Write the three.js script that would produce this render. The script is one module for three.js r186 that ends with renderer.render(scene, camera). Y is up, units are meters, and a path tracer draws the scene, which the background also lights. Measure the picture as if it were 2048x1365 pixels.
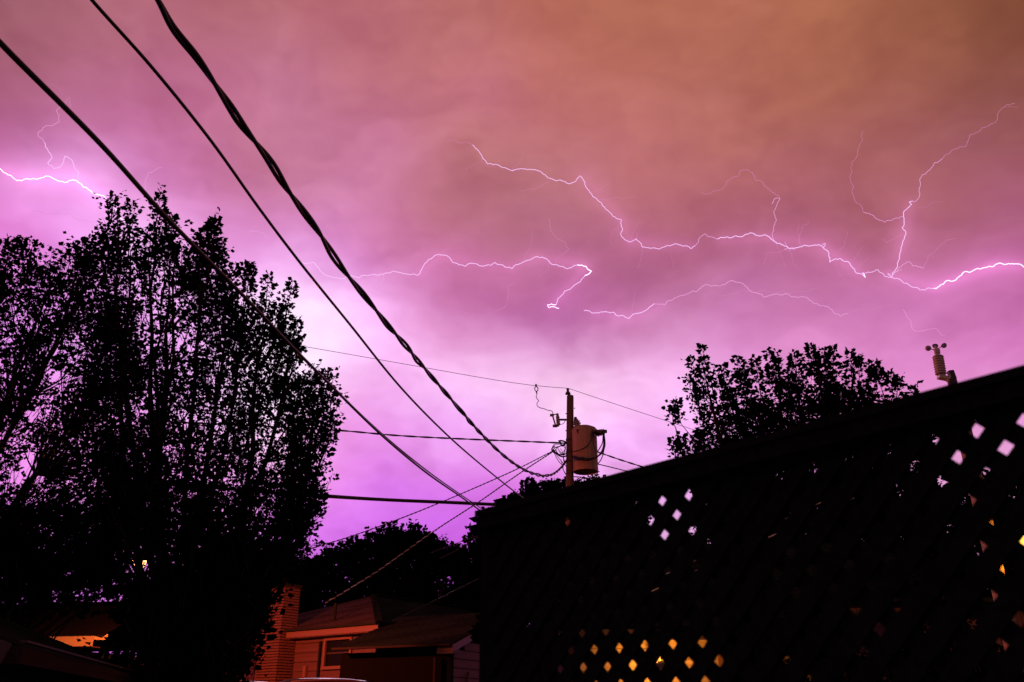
import * as THREE from 'three';
import { mergeGeometries } from 'three/addons/utils/BufferGeometryUtils.js';
import { ImprovedNoise } from 'three/addons/math/ImprovedNoise.js';

// ---------------------------------------------------------------- camera, sky, flash light, exposure
const V = (x, y, z) => new THREE.Vector3(x, y, z);
const R = THREE.MathUtils.degToRad;
const scene = new THREE.Scene();
const EYE = V(0, 1.35, 0), FPX = 1700, PITCH = Math.atan((1435 - 682.5) / FPX);
const camera = new THREE.PerspectiveCamera(2 * Math.atan(682.5 / FPX) * 180 / Math.PI, 1024 / 682, 0.05, 9000);
camera.position.copy(EYE);
camera.lookAt(0, EYE.y + Math.sin(PITCH), -Math.cos(PITCH));
camera.focus = 17; camera.userData.fStop = 4.2;
const renderer = new THREE.WebGLRenderer({ antialias: true });
renderer.setSize(1024, 682);
renderer.toneMapping = THREE.LinearToneMapping;
renderer.toneMappingExposure = 1;
renderer.shadowMap.enabled = true;

let SEED = 12345;
function rng(seed) { let a = seed >>> 0; return () => { a = (a + 0x6D2B79F5) | 0; let t = Math.imul(a ^ (a >>> 15), 1 | a); t = (t + Math.imul(t ^ (t >>> 7), 61 | t)) ^ t; return ((t ^ (t >>> 14)) >>> 0) / 4294967296; }; }
const rand = rng(SEED);
const perlin = new ImprovedNoise();
function fbm(x, y, z, oct) { let s = 0, a = 0.5; for (let i = 0; i < oct; i++) { s += a * perlin.noise(x, y, z); x = x * 2.03 + 17.1; y = y * 2.03 + 5.7; z = z * 2.03 + 9.2; a *= 0.5; } return s; }
const lin = (c) => { c /= 255; return c <= 0.04045 ? c / 12.92 : Math.pow((c + 0.055) / 1.055, 2.4); };

// storm cloud colours: azimuth (right of straight ahead), elevation, red, green, blue
const CLOUD = [
  -38.7,38.7,158,92,108,  -37.4,34.9,172,99,126,  -36.5,32.0,190,104,161,  -35.3,27.6,228,132,211,  -33.9,22.6,240,150,245,  -32.3,15.6,239,140,233,  -30.7,8.7,212,110,228,
  -34.4,40.3,165,98,112,  -33.1,36.3,182,106,136,  -32.3,33.3,200,112,174,  -32.2,30.7,250,190,250,  -31.0,28.2,232,144,221,  -29.6,22.1,245,165,250,  -27.7,13.3,245,150,236,
  -26.4,6.2,212,110,228,  -28.8,39.1,180,104,128,  -27.6,34.5,192,110,156,  -26.8,31.0,225,139,206,  -26.2,28.3,252,190,250,  -25.2,22.9,248,175,250,  -23.3,12.2,247,150,238,
  -24.2,43.1,176,105,112,  -22.9,37.4,185,105,138,  -22.0,32.9,200,119,166,  -21.3,28.9,225,144,211,  -20.2,22.0,250,190,252,  -18.7,35.1,192,114,144,  -17.5,26.9,250,185,248,
  -16.5,22.4,255,225,254,  -15.8,24.5,255,215,252,  -15.2,19.9,255,228,255,  -14.0,17.4,255,180,240,  -12.3,14.6,235,145,236,  -12.1,11.7,215,115,228,  -15.6,37.7,199,122,154,
  -14.5,31.8,205,126,171,  -12.9,27.4,230,150,222,  -12.5,24.1,252,190,245,  -11.6,21.2,252,196,250,  -11.3,17.9,243,158,234,  -9.2,13.1,212,115,228,  -10.0,10.6,199,96,220,
  -14.2,44.9,183,105,114,  -11.7,41.6,185,108,121,  -11.5,36.3,187,106,137,  -10.5,34.5,207,128,167,  -8.7,31.0,198,116,154,  -7.7,27.8,215,132,186,  -8.3,25.1,240,165,228,
  -6.3,22.5,250,185,238,  -6.2,19.1,245,178,246,  -6.0,15.5,227,135,230,  -4.8,12.0,202,100,223,  -4.6,43.6,183,108,107,  -3.1,39.7,193,112,127,  -5.0,35.8,185,110,119,
  -2.9,32.0,184,110,127,  -2.8,28.6,196,112,161,  -3.9,25.9,200,116,171,  -2.7,23.9,228,152,212,  -1.6,21.9,255,205,245,  -1.6,18.9,246,182,246,  -0.8,15.6,227,135,230,
  3.4,44.5,184,108,94,  3.2,39.7,189,110,108,  2.3,35.6,185,110,119,  2.2,31.0,180,106,130,  2.9,28.0,184,104,154,  2.1,25.3,184,102,161,  1.3,23.3,228,155,215,
  2.0,20.9,255,208,245,  7.0,20.8,254,205,242,  7.6,18.1,250,190,243,  8.9,16.4,240,165,240,  9.8,43.6,180,107,88,  10.4,40.8,182,107,93,  10.1,37.4,185,107,106,
  9.3,33.0,182,105,118,  8.6,28.4,180,102,141,  8.4,25.7,188,109,161,  7.5,23.4,212,139,196,  9.9,22.0,248,185,235,  11.1,18.9,246,175,240,  16.2,43.4,177,105,87,
  15.5,38.7,178,105,95,  15.7,34.9,181,105,106,  15.2,31.1,178,102,120,  14.7,27.2,182,104,148,  13.7,24.3,205,129,181,  13.5,22.1,248,180,238,  17.0,22.7,225,145,210,
  23.9,41.4,171,101,80,  23.1,38.0,173,102,87,  22.3,33.8,175,101,106,  21.6,30.2,175,98,120,  21.0,26.7,184,104,151,  20.5,23.9,206,124,178,  21.7,21.2,222,138,198,
  30.9,40.2,157,93,72,  30.0,36.9,162,95,81,  29.1,33.5,165,94,98,  28.3,30.1,172,98,106,  27.7,27.1,182,102,141,  27.7,24.6,196,114,164,  26.7,22.3,208,122,185,
  27.1,19.7,220,132,195,  38.2,38.0,128,74,57,  37.2,35.0,139,79,70,  36.3,32.0,151,85,94,  35.2,28.2,170,94,120,  34.5,25.5,180,98,141,  33.9,23.2,188,102,156,
  32.3,21.2,202,112,178,  32.3,18.8,210,118,184,  31.2,14.3,224,150,205,  29.7,15.7,226,152,205,  10.0,13.1,230,165,225,  -15.4,21.2,275,240,275,  -16.2,23.4,270,235,270,
];
// the rest of the storm sky: the flash is ahead, the cloud fades away from it
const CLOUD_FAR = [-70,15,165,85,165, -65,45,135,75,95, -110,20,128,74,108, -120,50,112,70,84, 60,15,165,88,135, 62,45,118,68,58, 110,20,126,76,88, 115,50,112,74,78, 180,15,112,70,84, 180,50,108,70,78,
  0,60,150,88,76, 0,78,118,70,62, 0,3,190,95,228, -25,2,200,105,236, 25,5,215,130,205];
const GLOWS = [-35.9,29.9,-34.0,29.8,0.050,  -34.0,29.8,-32.7,30.2,0.060,  -32.7,30.2,-31.5,30.5,0.070,  -31.5,30.5,-30.4,30.1,0.090,  -30.4,30.1,-29.2,29.8,0.080,  -7.2,28.1,-5.5,29.5,0.022,  -5.5,29.5,0.0,28.7,0.022,  0.0,28.7,1.8,29.5,0.022,  1.8,29.5,5.7,28.8,0.029,  5.7,28.8,3.4,26.6,0.032,  3.4,26.6,2.8,26.1,0.036,  5.5,34.8,8.6,31.7,0.022,  8.6,31.7,9.0,30.2,0.022,  9.0,30.2,13.9,29.5,0.023,  15.6,29.8,19.6,29.3,0.023,  19.6,29.3,22.8,28.3,0.029,  22.8,28.3,25.1,26.0,0.036,  26.6,25.8,29.2,24.4,0.036,  29.2,24.4,32.7,24.9,0.063,  32.7,24.9,34.4,24.5,0.063,  27.5,26.5,28.9,29.7,0.029,  6.0,25.7,8.7,25.1,0.022,  8.7,25.1,11.4,25.9,0.022].reduce((a, v, i) => { if (i % 5 === 0) a.push([]); a[a.length - 1].push(v); return a; }, []);
const dirOf = (az, el) => V(Math.sin(R(az)) * Math.cos(R(el)), Math.sin(R(el)), -Math.cos(R(az)) * Math.cos(R(el)));
{
  const pts = [];
  for (let i = 0; i < CLOUD.length; i += 5) pts.push([dirOf(CLOUD[i], CLOUD[i + 1]), CLOUD[i + 2], CLOUD[i + 3], CLOUD[i + 4], 1 / (2 * R(2.6) ** 2), 1]);
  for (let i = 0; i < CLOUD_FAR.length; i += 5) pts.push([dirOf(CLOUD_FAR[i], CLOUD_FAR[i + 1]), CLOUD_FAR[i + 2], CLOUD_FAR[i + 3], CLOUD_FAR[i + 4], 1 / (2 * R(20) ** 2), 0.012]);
  { // let the blend meet each given colour
    const want = pts.map((p) => [p[1], p[2], p[3]]);
    for (let it = 0; it < 3; it++) { const got = pts.map((q) => { let w = 1e-9, r = 0, g = 0, b = 0; for (const p of pts) { const e = (2 - 2 * q[0].dot(p[0])) * p[4]; if (e > 30) continue; const k = p[5] * Math.exp(-e); w += k; r += k * p[1]; g += k * p[2]; b += k * p[3]; } return [r / w, g / w, b / w]; }); pts.forEach((p, i) => { if (p[5] < 1) return; for (let c = 0; c < 3; c++) p[c + 1] = Math.max(20, Math.min(330, p[c + 1] + 0.7 * (want[i][c] - got[i][c]))); }); }
  }
  const W = 2048, H = 1024, GW = 720, GH = 182, grid = new Float32Array(GW * GH * 3);
  const g = V();
  for (let j = 0; j < GH; j++) for (let i = 0; i < GW; i++) {
    const el = (j - 1) * 0.5, az = (i - GW / 2) * 0.5;
    g.copy(dirOf(az, el));
    let w = 1e-9, r = 0, gg = 0, b = 0;
    for (const p of pts) {
      const d2 = 2 - 2 * g.dot(p[0]); const e = d2 * p[4]; if (e > 30) continue;
      const k = p[5] * Math.exp(-e); w += k; r += k * p[1]; gg += k * p[2]; b += k * p[3];
    }
    const o = (j * GW + i) * 3; grid[o] = r / w; grid[o + 1] = gg / w; grid[o + 2] = b / w;
  }
  const look = (az, el, out) => {
    const x = ((az / 0.5 + GW / 2) % GW + GW) % GW, y = Math.min(GH - 1.001, Math.max(0, el / 0.5 + 1));
    const x0 = Math.floor(x), y0 = Math.floor(y), fx = x - x0, fy = y - y0, x1 = (x0 + 1) % GW, y1 = y0 + 1;
    for (let c = 0; c < 3; c++) out[c] = (grid[(y0 * GW + x0) * 3 + c] * (1 - fx) + grid[(y0 * GW + x1) * 3 + c] * fx) * (1 - fy) + (grid[(y1 * GW + x0) * 3 + c] * (1 - fx) + grid[(y1 * GW + x1) * 3 + c] * fx) * fy;
    return out;
  };
  // air lit by the strong lightning channels: azimuth, elevation from, to, strength
  const HALO = [];
  for (const [a0, e0, a1, e1, k] of GLOWS) { const n = Math.max(2, Math.round(Math.hypot(a1 - a0, e1 - e0) / 0.25)); for (let i = 0; i <= n; i++) HALO.push([dirOf(a0 + (a1 - a0) * i / n, e0 + (e1 - e0) * i / n), k]); }
  const data = new Float32Array(W * H * 4), c = [0, 0, 0];
  for (let j = 0; j < H; j++) {
    const el = ((j + 0.5) / H - 0.5) * 180;
    for (let i = 0; i < W; i++) {
      const o = (j * W + i) * 4;
      if (el < -1) { data[o] = 0.02; data[o + 1] = 0.008; data[o + 2] = 0.014; data[o + 3] = 1; continue; }
      const phi = ((i + 0.5) / W - 0.5) * 2 * Math.PI, ce = Math.cos(R(el));
      const x = Math.cos(phi) * ce, y = Math.sin(R(el)), z = Math.sin(phi) * ce;
      const az = Math.atan2(x, -z) * 180 / Math.PI;
      // ragged cloud: sheet coordinates stretched along the horizon
      const s = 1 / (0.8 + 0.5 * Math.max(0, y)), px = x * s, pz = z * s, py = y * 1.3;
      const n1 = fbm(px * 5 + 3, py * 5, pz * 5, 5), n2 = fbm(px * 5 + 31, py * 6 + 11, pz * 5 + 7, 5), n3 = fbm(px * 17 - 8 + n1 * 3, py * 19 + n2 * 3, pz * 17 + 4, 5), n4 = fbm(px * 5 + 50 + n1 * 2, py * 8 + n2 * 2, pz * 5, 5);
      look(az + n1 * 4.2, el + n2 * 3.2, c);
      const n5 = fbm(px * 44 + n3 * 2, py * 56 + n2 * 4, pz * 44 + 9, 3), k = 1.02 + n4 * 0.15 + n3 * 0.11 + n5 * 0.05;
      let halo = 0; if (Math.abs(az) < 45 && el > 8) { const v = V(x, y, z); for (const h of HALO) { const d = Math.acos(Math.min(1, v.dot(h[0]))); if (d < 0.06) halo += h[1] * (Math.exp(-d * d / (2 * 0.0042 ** 2)) + 0.3 * Math.exp(-d * d / (2 * 0.013 ** 2))); } halo = Math.min(0.5, halo); }
      data[o] = lin(Math.min(262, c[0] * (0.4 + 0.6 * k) )); data[o + 1] = lin(Math.min(262, c[1] * k)); data[o + 2] = lin(Math.min(262, c[2] * (0.25 + 0.75 * k))); data[o + 3] = 1; data[o] += halo; data[o + 1] += halo * 0.3; data[o + 2] += halo * 0.85;
    }
  }
  const t = new THREE.DataTexture(data, W, H, THREE.RGBAFormat, THREE.FloatType);
  t.mapping = THREE.EquirectangularReflectionMapping; t.magFilter = THREE.LinearFilter; t.minFilter = THREE.LinearFilter; t.colorSpace = THREE.LinearSRGBColorSpace; t.needsUpdate = true;
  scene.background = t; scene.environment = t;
}
const flash = new THREE.DirectionalLight(new THREE.Color().setRGB(1, 0.72, 0.95), 0.22);
flash.name = 'lightning_flash';
flash.position.copy(dirOf(-12, 20)).multiplyScalar(100);
flash.shadow.radius = 45; flash.castShadow = true; flash.shadow.mapSize.set(1024, 1024);
Object.assign(flash.shadow.camera, { left: -60, right: 60, top: 60, bottom: -60, near: 1, far: 220 });
scene.add(flash, flash.target);

// ---------------------------------------------------------------- helpers
// a point on the sight line through a spot of the photograph, d metres ahead
const CP = Math.cos(PITCH), SP = Math.sin(PITCH);
function at(px, py, d) {
  const x = (px - 1024) / FPX, y = (682.5 - py) / FPX, f = CP - y * SP;
  return V(x / f * d, EYE.y + (y * CP + SP) / f * d, -d);
}
const rise = (x, z) => 0.7 * THREE.MathUtils.smoothstep(-z, 5, 19);
const taken = new Map();
function numbered(name) { const n = taken.get(name) || 0; taken.set(name, n + 1); return n ? `${name}_${String(n).padStart(3, '0')}` : name; }
function tag(o, label, category, group, kind) { if (label) o.userData.label = label; if (category) o.userData.category = category; if (group) o.userData.group = group; if (kind) o.userData.kind = kind; return o; }
function thing(name, label, category, pos, turn = 0, group) {
  const o = new THREE.Group(); o.name = numbered(name); o.position.copy(pos || V(0, 0, 0)); o.rotation.y = turn; scene.add(o);
  return tag(o, label, category, group);
}
function plain(g) {
  if (g.index) g = g.toNonIndexed();
  for (const k of Object.keys(g.attributes)) if (!['position', 'normal', 'uv'].includes(k)) g.deleteAttribute(k);
  if (!g.attributes.uv) g.setAttribute('uv', new THREE.BufferAttribute(new Float32Array(g.attributes.position.count * 2), 2));
  return g;
}
function mesh(name, geo, mat, parent) {
  const m = new THREE.Mesh(geo, mat); m.name = parent ? name : numbered(name); m.castShadow = m.receiveShadow = true; (parent || scene).add(m); return m;
}
class MB {
  constructor() { this.g = []; }
  add(g) { this.g.push(plain(g)); return this; }
  box(c, s, q) { const b = new THREE.BoxGeometry(s[0], s[1], s[2]); if (q) b.applyQuaternion(q); b.translate(c.x, c.y, c.z); return this.add(b); }
  bar(p, q, w, h = w, up = V(0, 1, 0)) { // a bar from p to q, w wide and h high
    const d = q.clone().sub(p), L = d.length(), z = d.normalize(); let x = up.clone().cross(z); if (x.lengthSq() < 1e-6) x = V(1, 0, 0); x.normalize(); const y = z.clone().cross(x);
    const b = new THREE.BoxGeometry(w, h, L); b.applyMatrix4(new THREE.Matrix4().makeBasis(x, y, z)); const m = p.clone().add(q).multiplyScalar(0.5); b.translate(m.x, m.y, m.z); return this.add(b);
  }
  cyl(p, q, r0, r1 = r0, n = 10) { const d = q.clone().sub(p), c = new THREE.CylinderGeometry(r1, r0, d.length(), n); c.applyQuaternion(new THREE.Quaternion().setFromUnitVectors(V(0, 1, 0), d.clone().normalize())); const m = p.clone().add(q).multiplyScalar(0.5); c.translate(m.x, m.y, m.z); return this.add(c); }
  lathe(prof, c, n = 20, q) { const l = new THREE.LatheGeometry(prof.map((p) => new THREE.Vector2(p[0], p[1])), n); if (q) l.applyQuaternion(q); l.translate(c.x, c.y, c.z); return this.add(l); }
  tube(pts, r, sides = 5) { return this.add(pipe(pts, r, sides)); }
  ball(c, r, n = 8) { const s = new THREE.SphereGeometry(r, n, Math.max(4, n - 2)); s.translate(c.x, c.y, c.z); return this.add(s); }
  quad(a, b, c, d) { const g = new THREE.BufferGeometry(); const P = [a, b, c, a, c, d]; g.setAttribute('position', new THREE.BufferAttribute(new Float32Array(P.flatMap((v) => [v.x, v.y, v.z])), 3)); const w = a.distanceTo(b), h = b.distanceTo(c); g.setAttribute('uv', new THREE.BufferAttribute(new Float32Array([0, 0, w, 0, w, h, 0, 0, w, h, 0, h]), 2)); g.computeVertexNormals(); return this.add(g); }
  slab(poly, t) { // a flat polygon in space with thickness t below it
    const n = V(); for (let i = 0; i < poly.length; i++) { const a = poly[i], b = poly[(i + 1) % poly.length]; n.add(a.clone().cross(b)); } n.normalize(); if (n.y < 0) { poly = poly.slice().reverse(); n.negate(); }
    const ux = poly[1].clone().sub(poly[0]).normalize(), uy = n.clone().cross(ux), low = poly.map((p) => p.clone().addScaledVector(n, -t));
    const P = [], U = [], tri = (a, b, c) => { for (const v of [a, b, c]) { P.push(v.x, v.y, v.z); const d = v.clone().sub(poly[0]); U.push(d.dot(ux), d.dot(uy) + d.dot(n)); } };
    for (let i = 1; i < poly.length - 1; i++) { tri(poly[0], poly[i], poly[i + 1]); tri(low[0], low[i + 1], low[i]); }
    for (let i = 0; i < poly.length; i++) { const j = (i + 1) % poly.length; tri(poly[i], low[i], low[j]); tri(poly[i], low[j], poly[j]); }
    const g = new THREE.BufferGeometry(); g.setAttribute('position', new THREE.BufferAttribute(new Float32Array(P), 3)); g.setAttribute('uv', new THREE.BufferAttribute(new Float32Array(U), 2)); g.computeVertexNormals(); return this.add(g);
  }
  build(name, mat, parent, local) { // local: the vertices are in world axes, the parent stands at local
    const g = mergeGeometries(this.g); if (local) g.translate(-local.x, -local.y, -local.z); return mesh(name, g, mat, parent);
  }
}
function pipe(pts, r, sides = 5) {
  const n = pts.length, P = new Float32Array(n * sides * 3), N = new Float32Array(n * sides * 3), U = new Float32Array(n * sides * 2), I = [];
  const rad = typeof r === 'function' ? r : () => r; let nx = null, t = V(), prev = V(), len = 0;
  for (let i = 0; i < n; i++) {
    t.copy(pts[Math.min(n - 1, i + 1)]).sub(pts[Math.max(0, i - 1)]).normalize();
    if (!nx) { nx = Math.abs(t.y) < 0.9 ? V(0, 1, 0) : V(1, 0, 0); } nx.addScaledVector(t, -nx.dot(t)).normalize(); const b = t.clone().cross(nx);
    if (i) len += pts[i].distanceTo(prev); prev.copy(pts[i]); const rr = rad(i / (n - 1), i);
    for (let k = 0; k < sides; k++) {
      const a = k / sides * Math.PI * 2, c = Math.cos(a), s = Math.sin(a), o = (i * sides + k) * 3;
      N[o] = nx.x * c + b.x * s; N[o + 1] = nx.y * c + b.y * s; N[o + 2] = nx.z * c + b.z * s;
      P[o] = pts[i].x + N[o] * rr; P[o + 1] = pts[i].y + N[o + 1] * rr; P[o + 2] = pts[i].z + N[o + 2] * rr; U[(i * sides + k) * 2] = a * rr; U[(i * sides + k) * 2 + 1] = len;
      if (i < n - 1) { const q = i * sides + k, w = i * sides + (k + 1) % sides; I.push(q, w, q + sides, w, w + sides, q + sides); }
    }
  }
  const g = new THREE.BufferGeometry(); g.setAttribute('position', new THREE.BufferAttribute(P, 3)); g.setAttribute('normal', new THREE.BufferAttribute(N, 3)); g.setAttribute('uv', new THREE.BufferAttribute(U, 2)); g.setIndex(I); return g;
}
function noiseTexture(size, fn, srgb) {
  const d = new Uint8Array(size * size * 4); for (let j = 0; j < size; j++) for (let i = 0; i < size; i++) { const v = fn(i / size, j / size), o = (j * size + i) * 4; if (Array.isArray(v)) { d[o] = v[0]; d[o + 1] = v[1]; d[o + 2] = v[2]; } else d[o] = d[o + 1] = d[o + 2] = Math.max(0, Math.min(255, v * 255)); d[o + 3] = 255; }
  const t = new THREE.DataTexture(d, size, size); t.wrapS = t.wrapT = THREE.RepeatWrapping; t.magFilter = THREE.LinearFilter; t.minFilter = THREE.LinearFilter; if (srgb) t.colorSpace = THREE.SRGBColorSpace; t.needsUpdate = true; return t;
}
// tileable noise
const tn = (u, v, fu, fv, s, oct = 4) => { let a = 0, k = 0.5; for (let i = 0; i < oct; i++) { const A = u * Math.PI * 2, B = v * Math.PI * 2; a += k * perlin.noise(Math.cos(A) * fu / 6.28 + s, Math.sin(A) * fu / 6.28 + Math.cos(B) * fv / 6.28, Math.sin(B) * fv / 6.28 - s); k *= 0.5; fu *= 2; fv *= 2; s += 7; } return a; };
const grainTex = noiseTexture(256, (u, v) => 0.75 + 0.5 * tn(u, v, 40, 3, 1) + 0.25 * tn(u, v, 8, 8, 4));
const blotchTex = noiseTexture(256, (u, v) => 0.8 + 0.45 * tn(u, v, 6, 6, 2, 5));
const shingleTex = noiseTexture(512, (u, v) => { const row = Math.floor(v * 14), x = u * 9 + (row % 2) * 0.5 + (row * 7 % 5) * 0.13, k = Math.floor(x), e = Math.min(x - k, 1 - x + k), q = v * 14 - row; return (0.55 + 0.35 * Math.abs(Math.sin(k * 12.9 + row * 78.2)) + 0.3 * tn(u, v, 60, 60, 3, 2)) * (e < 0.04 || q < 0.1 ? 0.35 : 1); });
const shingleBump = noiseTexture(512, (u, v) => { const row = Math.floor(v * 14), x = u * 9 + (row % 2) * 0.5 + (row * 7 % 5) * 0.13, k = Math.floor(x), e = Math.min(x - k, 1 - x + k), q = v * 14 - row; return (1 - q) * 0.75 + (e < 0.04 ? -0.3 : 0.1); });
const rep = (t, x, y) => { const c = t.clone(); c.repeat.set(x, y); c.needsUpdate = true; return c; };
const col = (r, g, b) => new THREE.Color().setRGB(r, g, b);
const std = (c, rough = 0.8, o = {}) => new THREE.MeshStandardMaterial({ color: c, roughness: rough, ...o });
const gr = rep(grainTex, 3, 0.5), bl = rep(blotchTex, 0.6, 0.6), sh = rep(shingleTex, 0.42, 0.42), shb = rep(shingleBump, 0.42, 0.42);
const matt = (c, rough = 0.9, o = {}) => new THREE.MeshPhysicalMaterial({ color: c, roughness: rough, specularIntensity: 0, ...o });
const M = {
  ground: std(col(0.05, 0.048, 0.04), 0.95, { map: rep(blotchTex, 1, 1) }),
  asphalt: std(col(0.045, 0.045, 0.047), 0.9, { map: rep(blotchTex, 0.5, 0.5) }),
  fence: matt(col(0.014, 0.021, 0.016), 0.9, { map: gr, bumpMap: gr, bumpScale: 0.001 }),
  fenceTop: matt(col(0.018, 0.02, 0.016), 0.9, { map: gr }),
  rubber: std(col(0.012, 0.012, 0.015), 0.42),
  wire: std(col(0.02, 0.018, 0.022), 0.5),
  alu: std(col(0.5, 0.46, 0.4), 0.4, { metalness: 0.85 }),
  steel: std(col(0.1, 0.09, 0.085), 0.45, { metalness: 0.5 }),
  pole: std(col(0.23, 0.145, 0.08), 0.85, { map: rep(grainTex, 4, 0.35), bumpMap: rep(grainTex, 4, 0.35), bumpScale: 0.004 }),
  tank: std(col(0.62, 0.42, 0.22), 0.6, { map: rep(grainTex, 1.5, 0.3) }),
  tankDark: std(col(0.05, 0.045, 0.045), 0.6),
  porcelain: std(col(0.06, 0.03, 0.022), 0.25),
  porcelainGrey: std(col(0.3, 0.27, 0.25), 0.3),
  brick: std(col(0.17, 0.062, 0.055), 0.85, { map: bl }),
  mortar: std(col(0.02, 0.013, 0.012), 0.95),
  siding: std(col(0.13, 0.055, 0.058), 0.6, { map: rep(blotchTex, 0.3, 0.3) }),
  sidingB: std(col(0.6, 0.5, 0.42), 0.6, { map: rep(blotchTex, 0.3, 0.3) }),
  sidingGarage: std(col(0.17, 0.075, 0.06), 0.7, { map: bl }),
  trim: std(col(0.2, 0.1, 0.085), 0.5),
  cream: std(col(0.26, 0.27, 0.11), 0.6),
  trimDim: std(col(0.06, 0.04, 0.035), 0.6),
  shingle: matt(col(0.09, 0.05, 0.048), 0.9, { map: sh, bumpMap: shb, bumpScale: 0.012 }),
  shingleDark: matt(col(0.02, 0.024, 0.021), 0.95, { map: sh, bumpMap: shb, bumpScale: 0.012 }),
  dark: matt(col(0.02, 0.022, 0.02), 0.9),
  glass: std(col(0.012, 0.012, 0.014), 0.12),
  gutter: matt(col(0.035, 0.025, 0.022), 0.5),
  plastic: std(col(0.75, 0.66, 0.5), 0.45),
  carPaint: new THREE.MeshPhysicalMaterial({ color: col(0.05, 0.012, 0.008), roughness: 0.35, metalness: 0.2, clearcoat: 1, clearcoatRoughness: 0.08 }),
  carGrey: matt(col(0.05, 0.04, 0.03), 0.5),
  tyre: std(col(0.015, 0.015, 0.015), 0.9),
  bark: std(col(0.022, 0.017, 0.014), 0.95, { map: rep(grainTex, 5, 1), bumpMap: rep(grainTex, 5, 1), bumpScale: 0.01 }),
  lampMetal: std(col(0.05, 0.05, 0.05), 0.5, { metalness: 0.6 }),
};
const leafMat = (r, g, b) => new THREE.MeshPhysicalMaterial({ color: col(r, g, b), roughness: 0.9, specularIntensity: 0.3, side: THREE.DoubleSide, transmission: 0.32, thickness: 0 });
const LEAF = { maple: leafMat(0.085, 0.1, 0.045), dark: leafMat(0.075, 0.1, 0.05), hedge: leafMat(0.07, 0.11, 0.055), far: leafMat(0.07, 0.1, 0.055) };
const glow = (r, g, b) => new THREE.MeshStandardMaterial({ color: 0x000000, emissive: col(r, g, b), roughness: 1 });

// ---------------------------------------------------------------- ground
{
  const g = new THREE.PlaneGeometry(2400, 2400, 200, 200); g.rotateX(-Math.PI / 2);
  const p = g.attributes.position, u = g.attributes.uv;
  for (let i = 0; i < p.count; i++) { // a finer mesh near the yard
    const q = (v) => Math.sign(v) * Math.pow(Math.abs(v) / 1200, 2.6) * 1200, x = q(p.getX(i)), z = q(p.getZ(i)); p.setXYZ(i, x, rise(x, z) + (Math.hypot(x, z) > 8 ? fbm(x * 0.2, 0, z * 0.2, 3) * 0.05 : 0), z); u.setXY(i, x, z);
  }
  g.computeVertexNormals(); mesh('ground', g, M.ground).userData.kind = 'structure';
  // alley between the yard and the houses
  const a = new MB(), y = 0.76; a.quad(V(-60, y, -19.2), V(3, y, -17.5), V(3, y, -21), V(-60, y, -22.9)); const al = a.build('alley_pavement', M.asphalt); al.userData.kind = 'structure';
}

// ---------------------------------------------------------------- trees
function inside(poly, x, y) { let c = false; for (let i = 0, j = poly.length - 1; i < poly.length; j = i++) { const a = poly[i], b = poly[j]; if ((a[1] > y) !== (b[1] > y) && x < (b[0] - a[0]) * (y - a[1]) / (b[1] - a[1]) + a[0]) c = !c; } return c; }
function edgeDistance(poly, x, y) { let m = 1e9; for (let i = 0, j = poly.length - 1; i < poly.length; j = i++) { const a = poly[i], b = poly[j], dx = b[0] - a[0], dy = b[1] - a[1], t = Math.max(0, Math.min(1, ((x - a[0]) * dx + (y - a[1]) * dy) / (dx * dx + dy * dy))); m = Math.min(m, Math.hypot(x - a[0] - t * dx, y - a[1] - t * dy)); } return m; }
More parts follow.
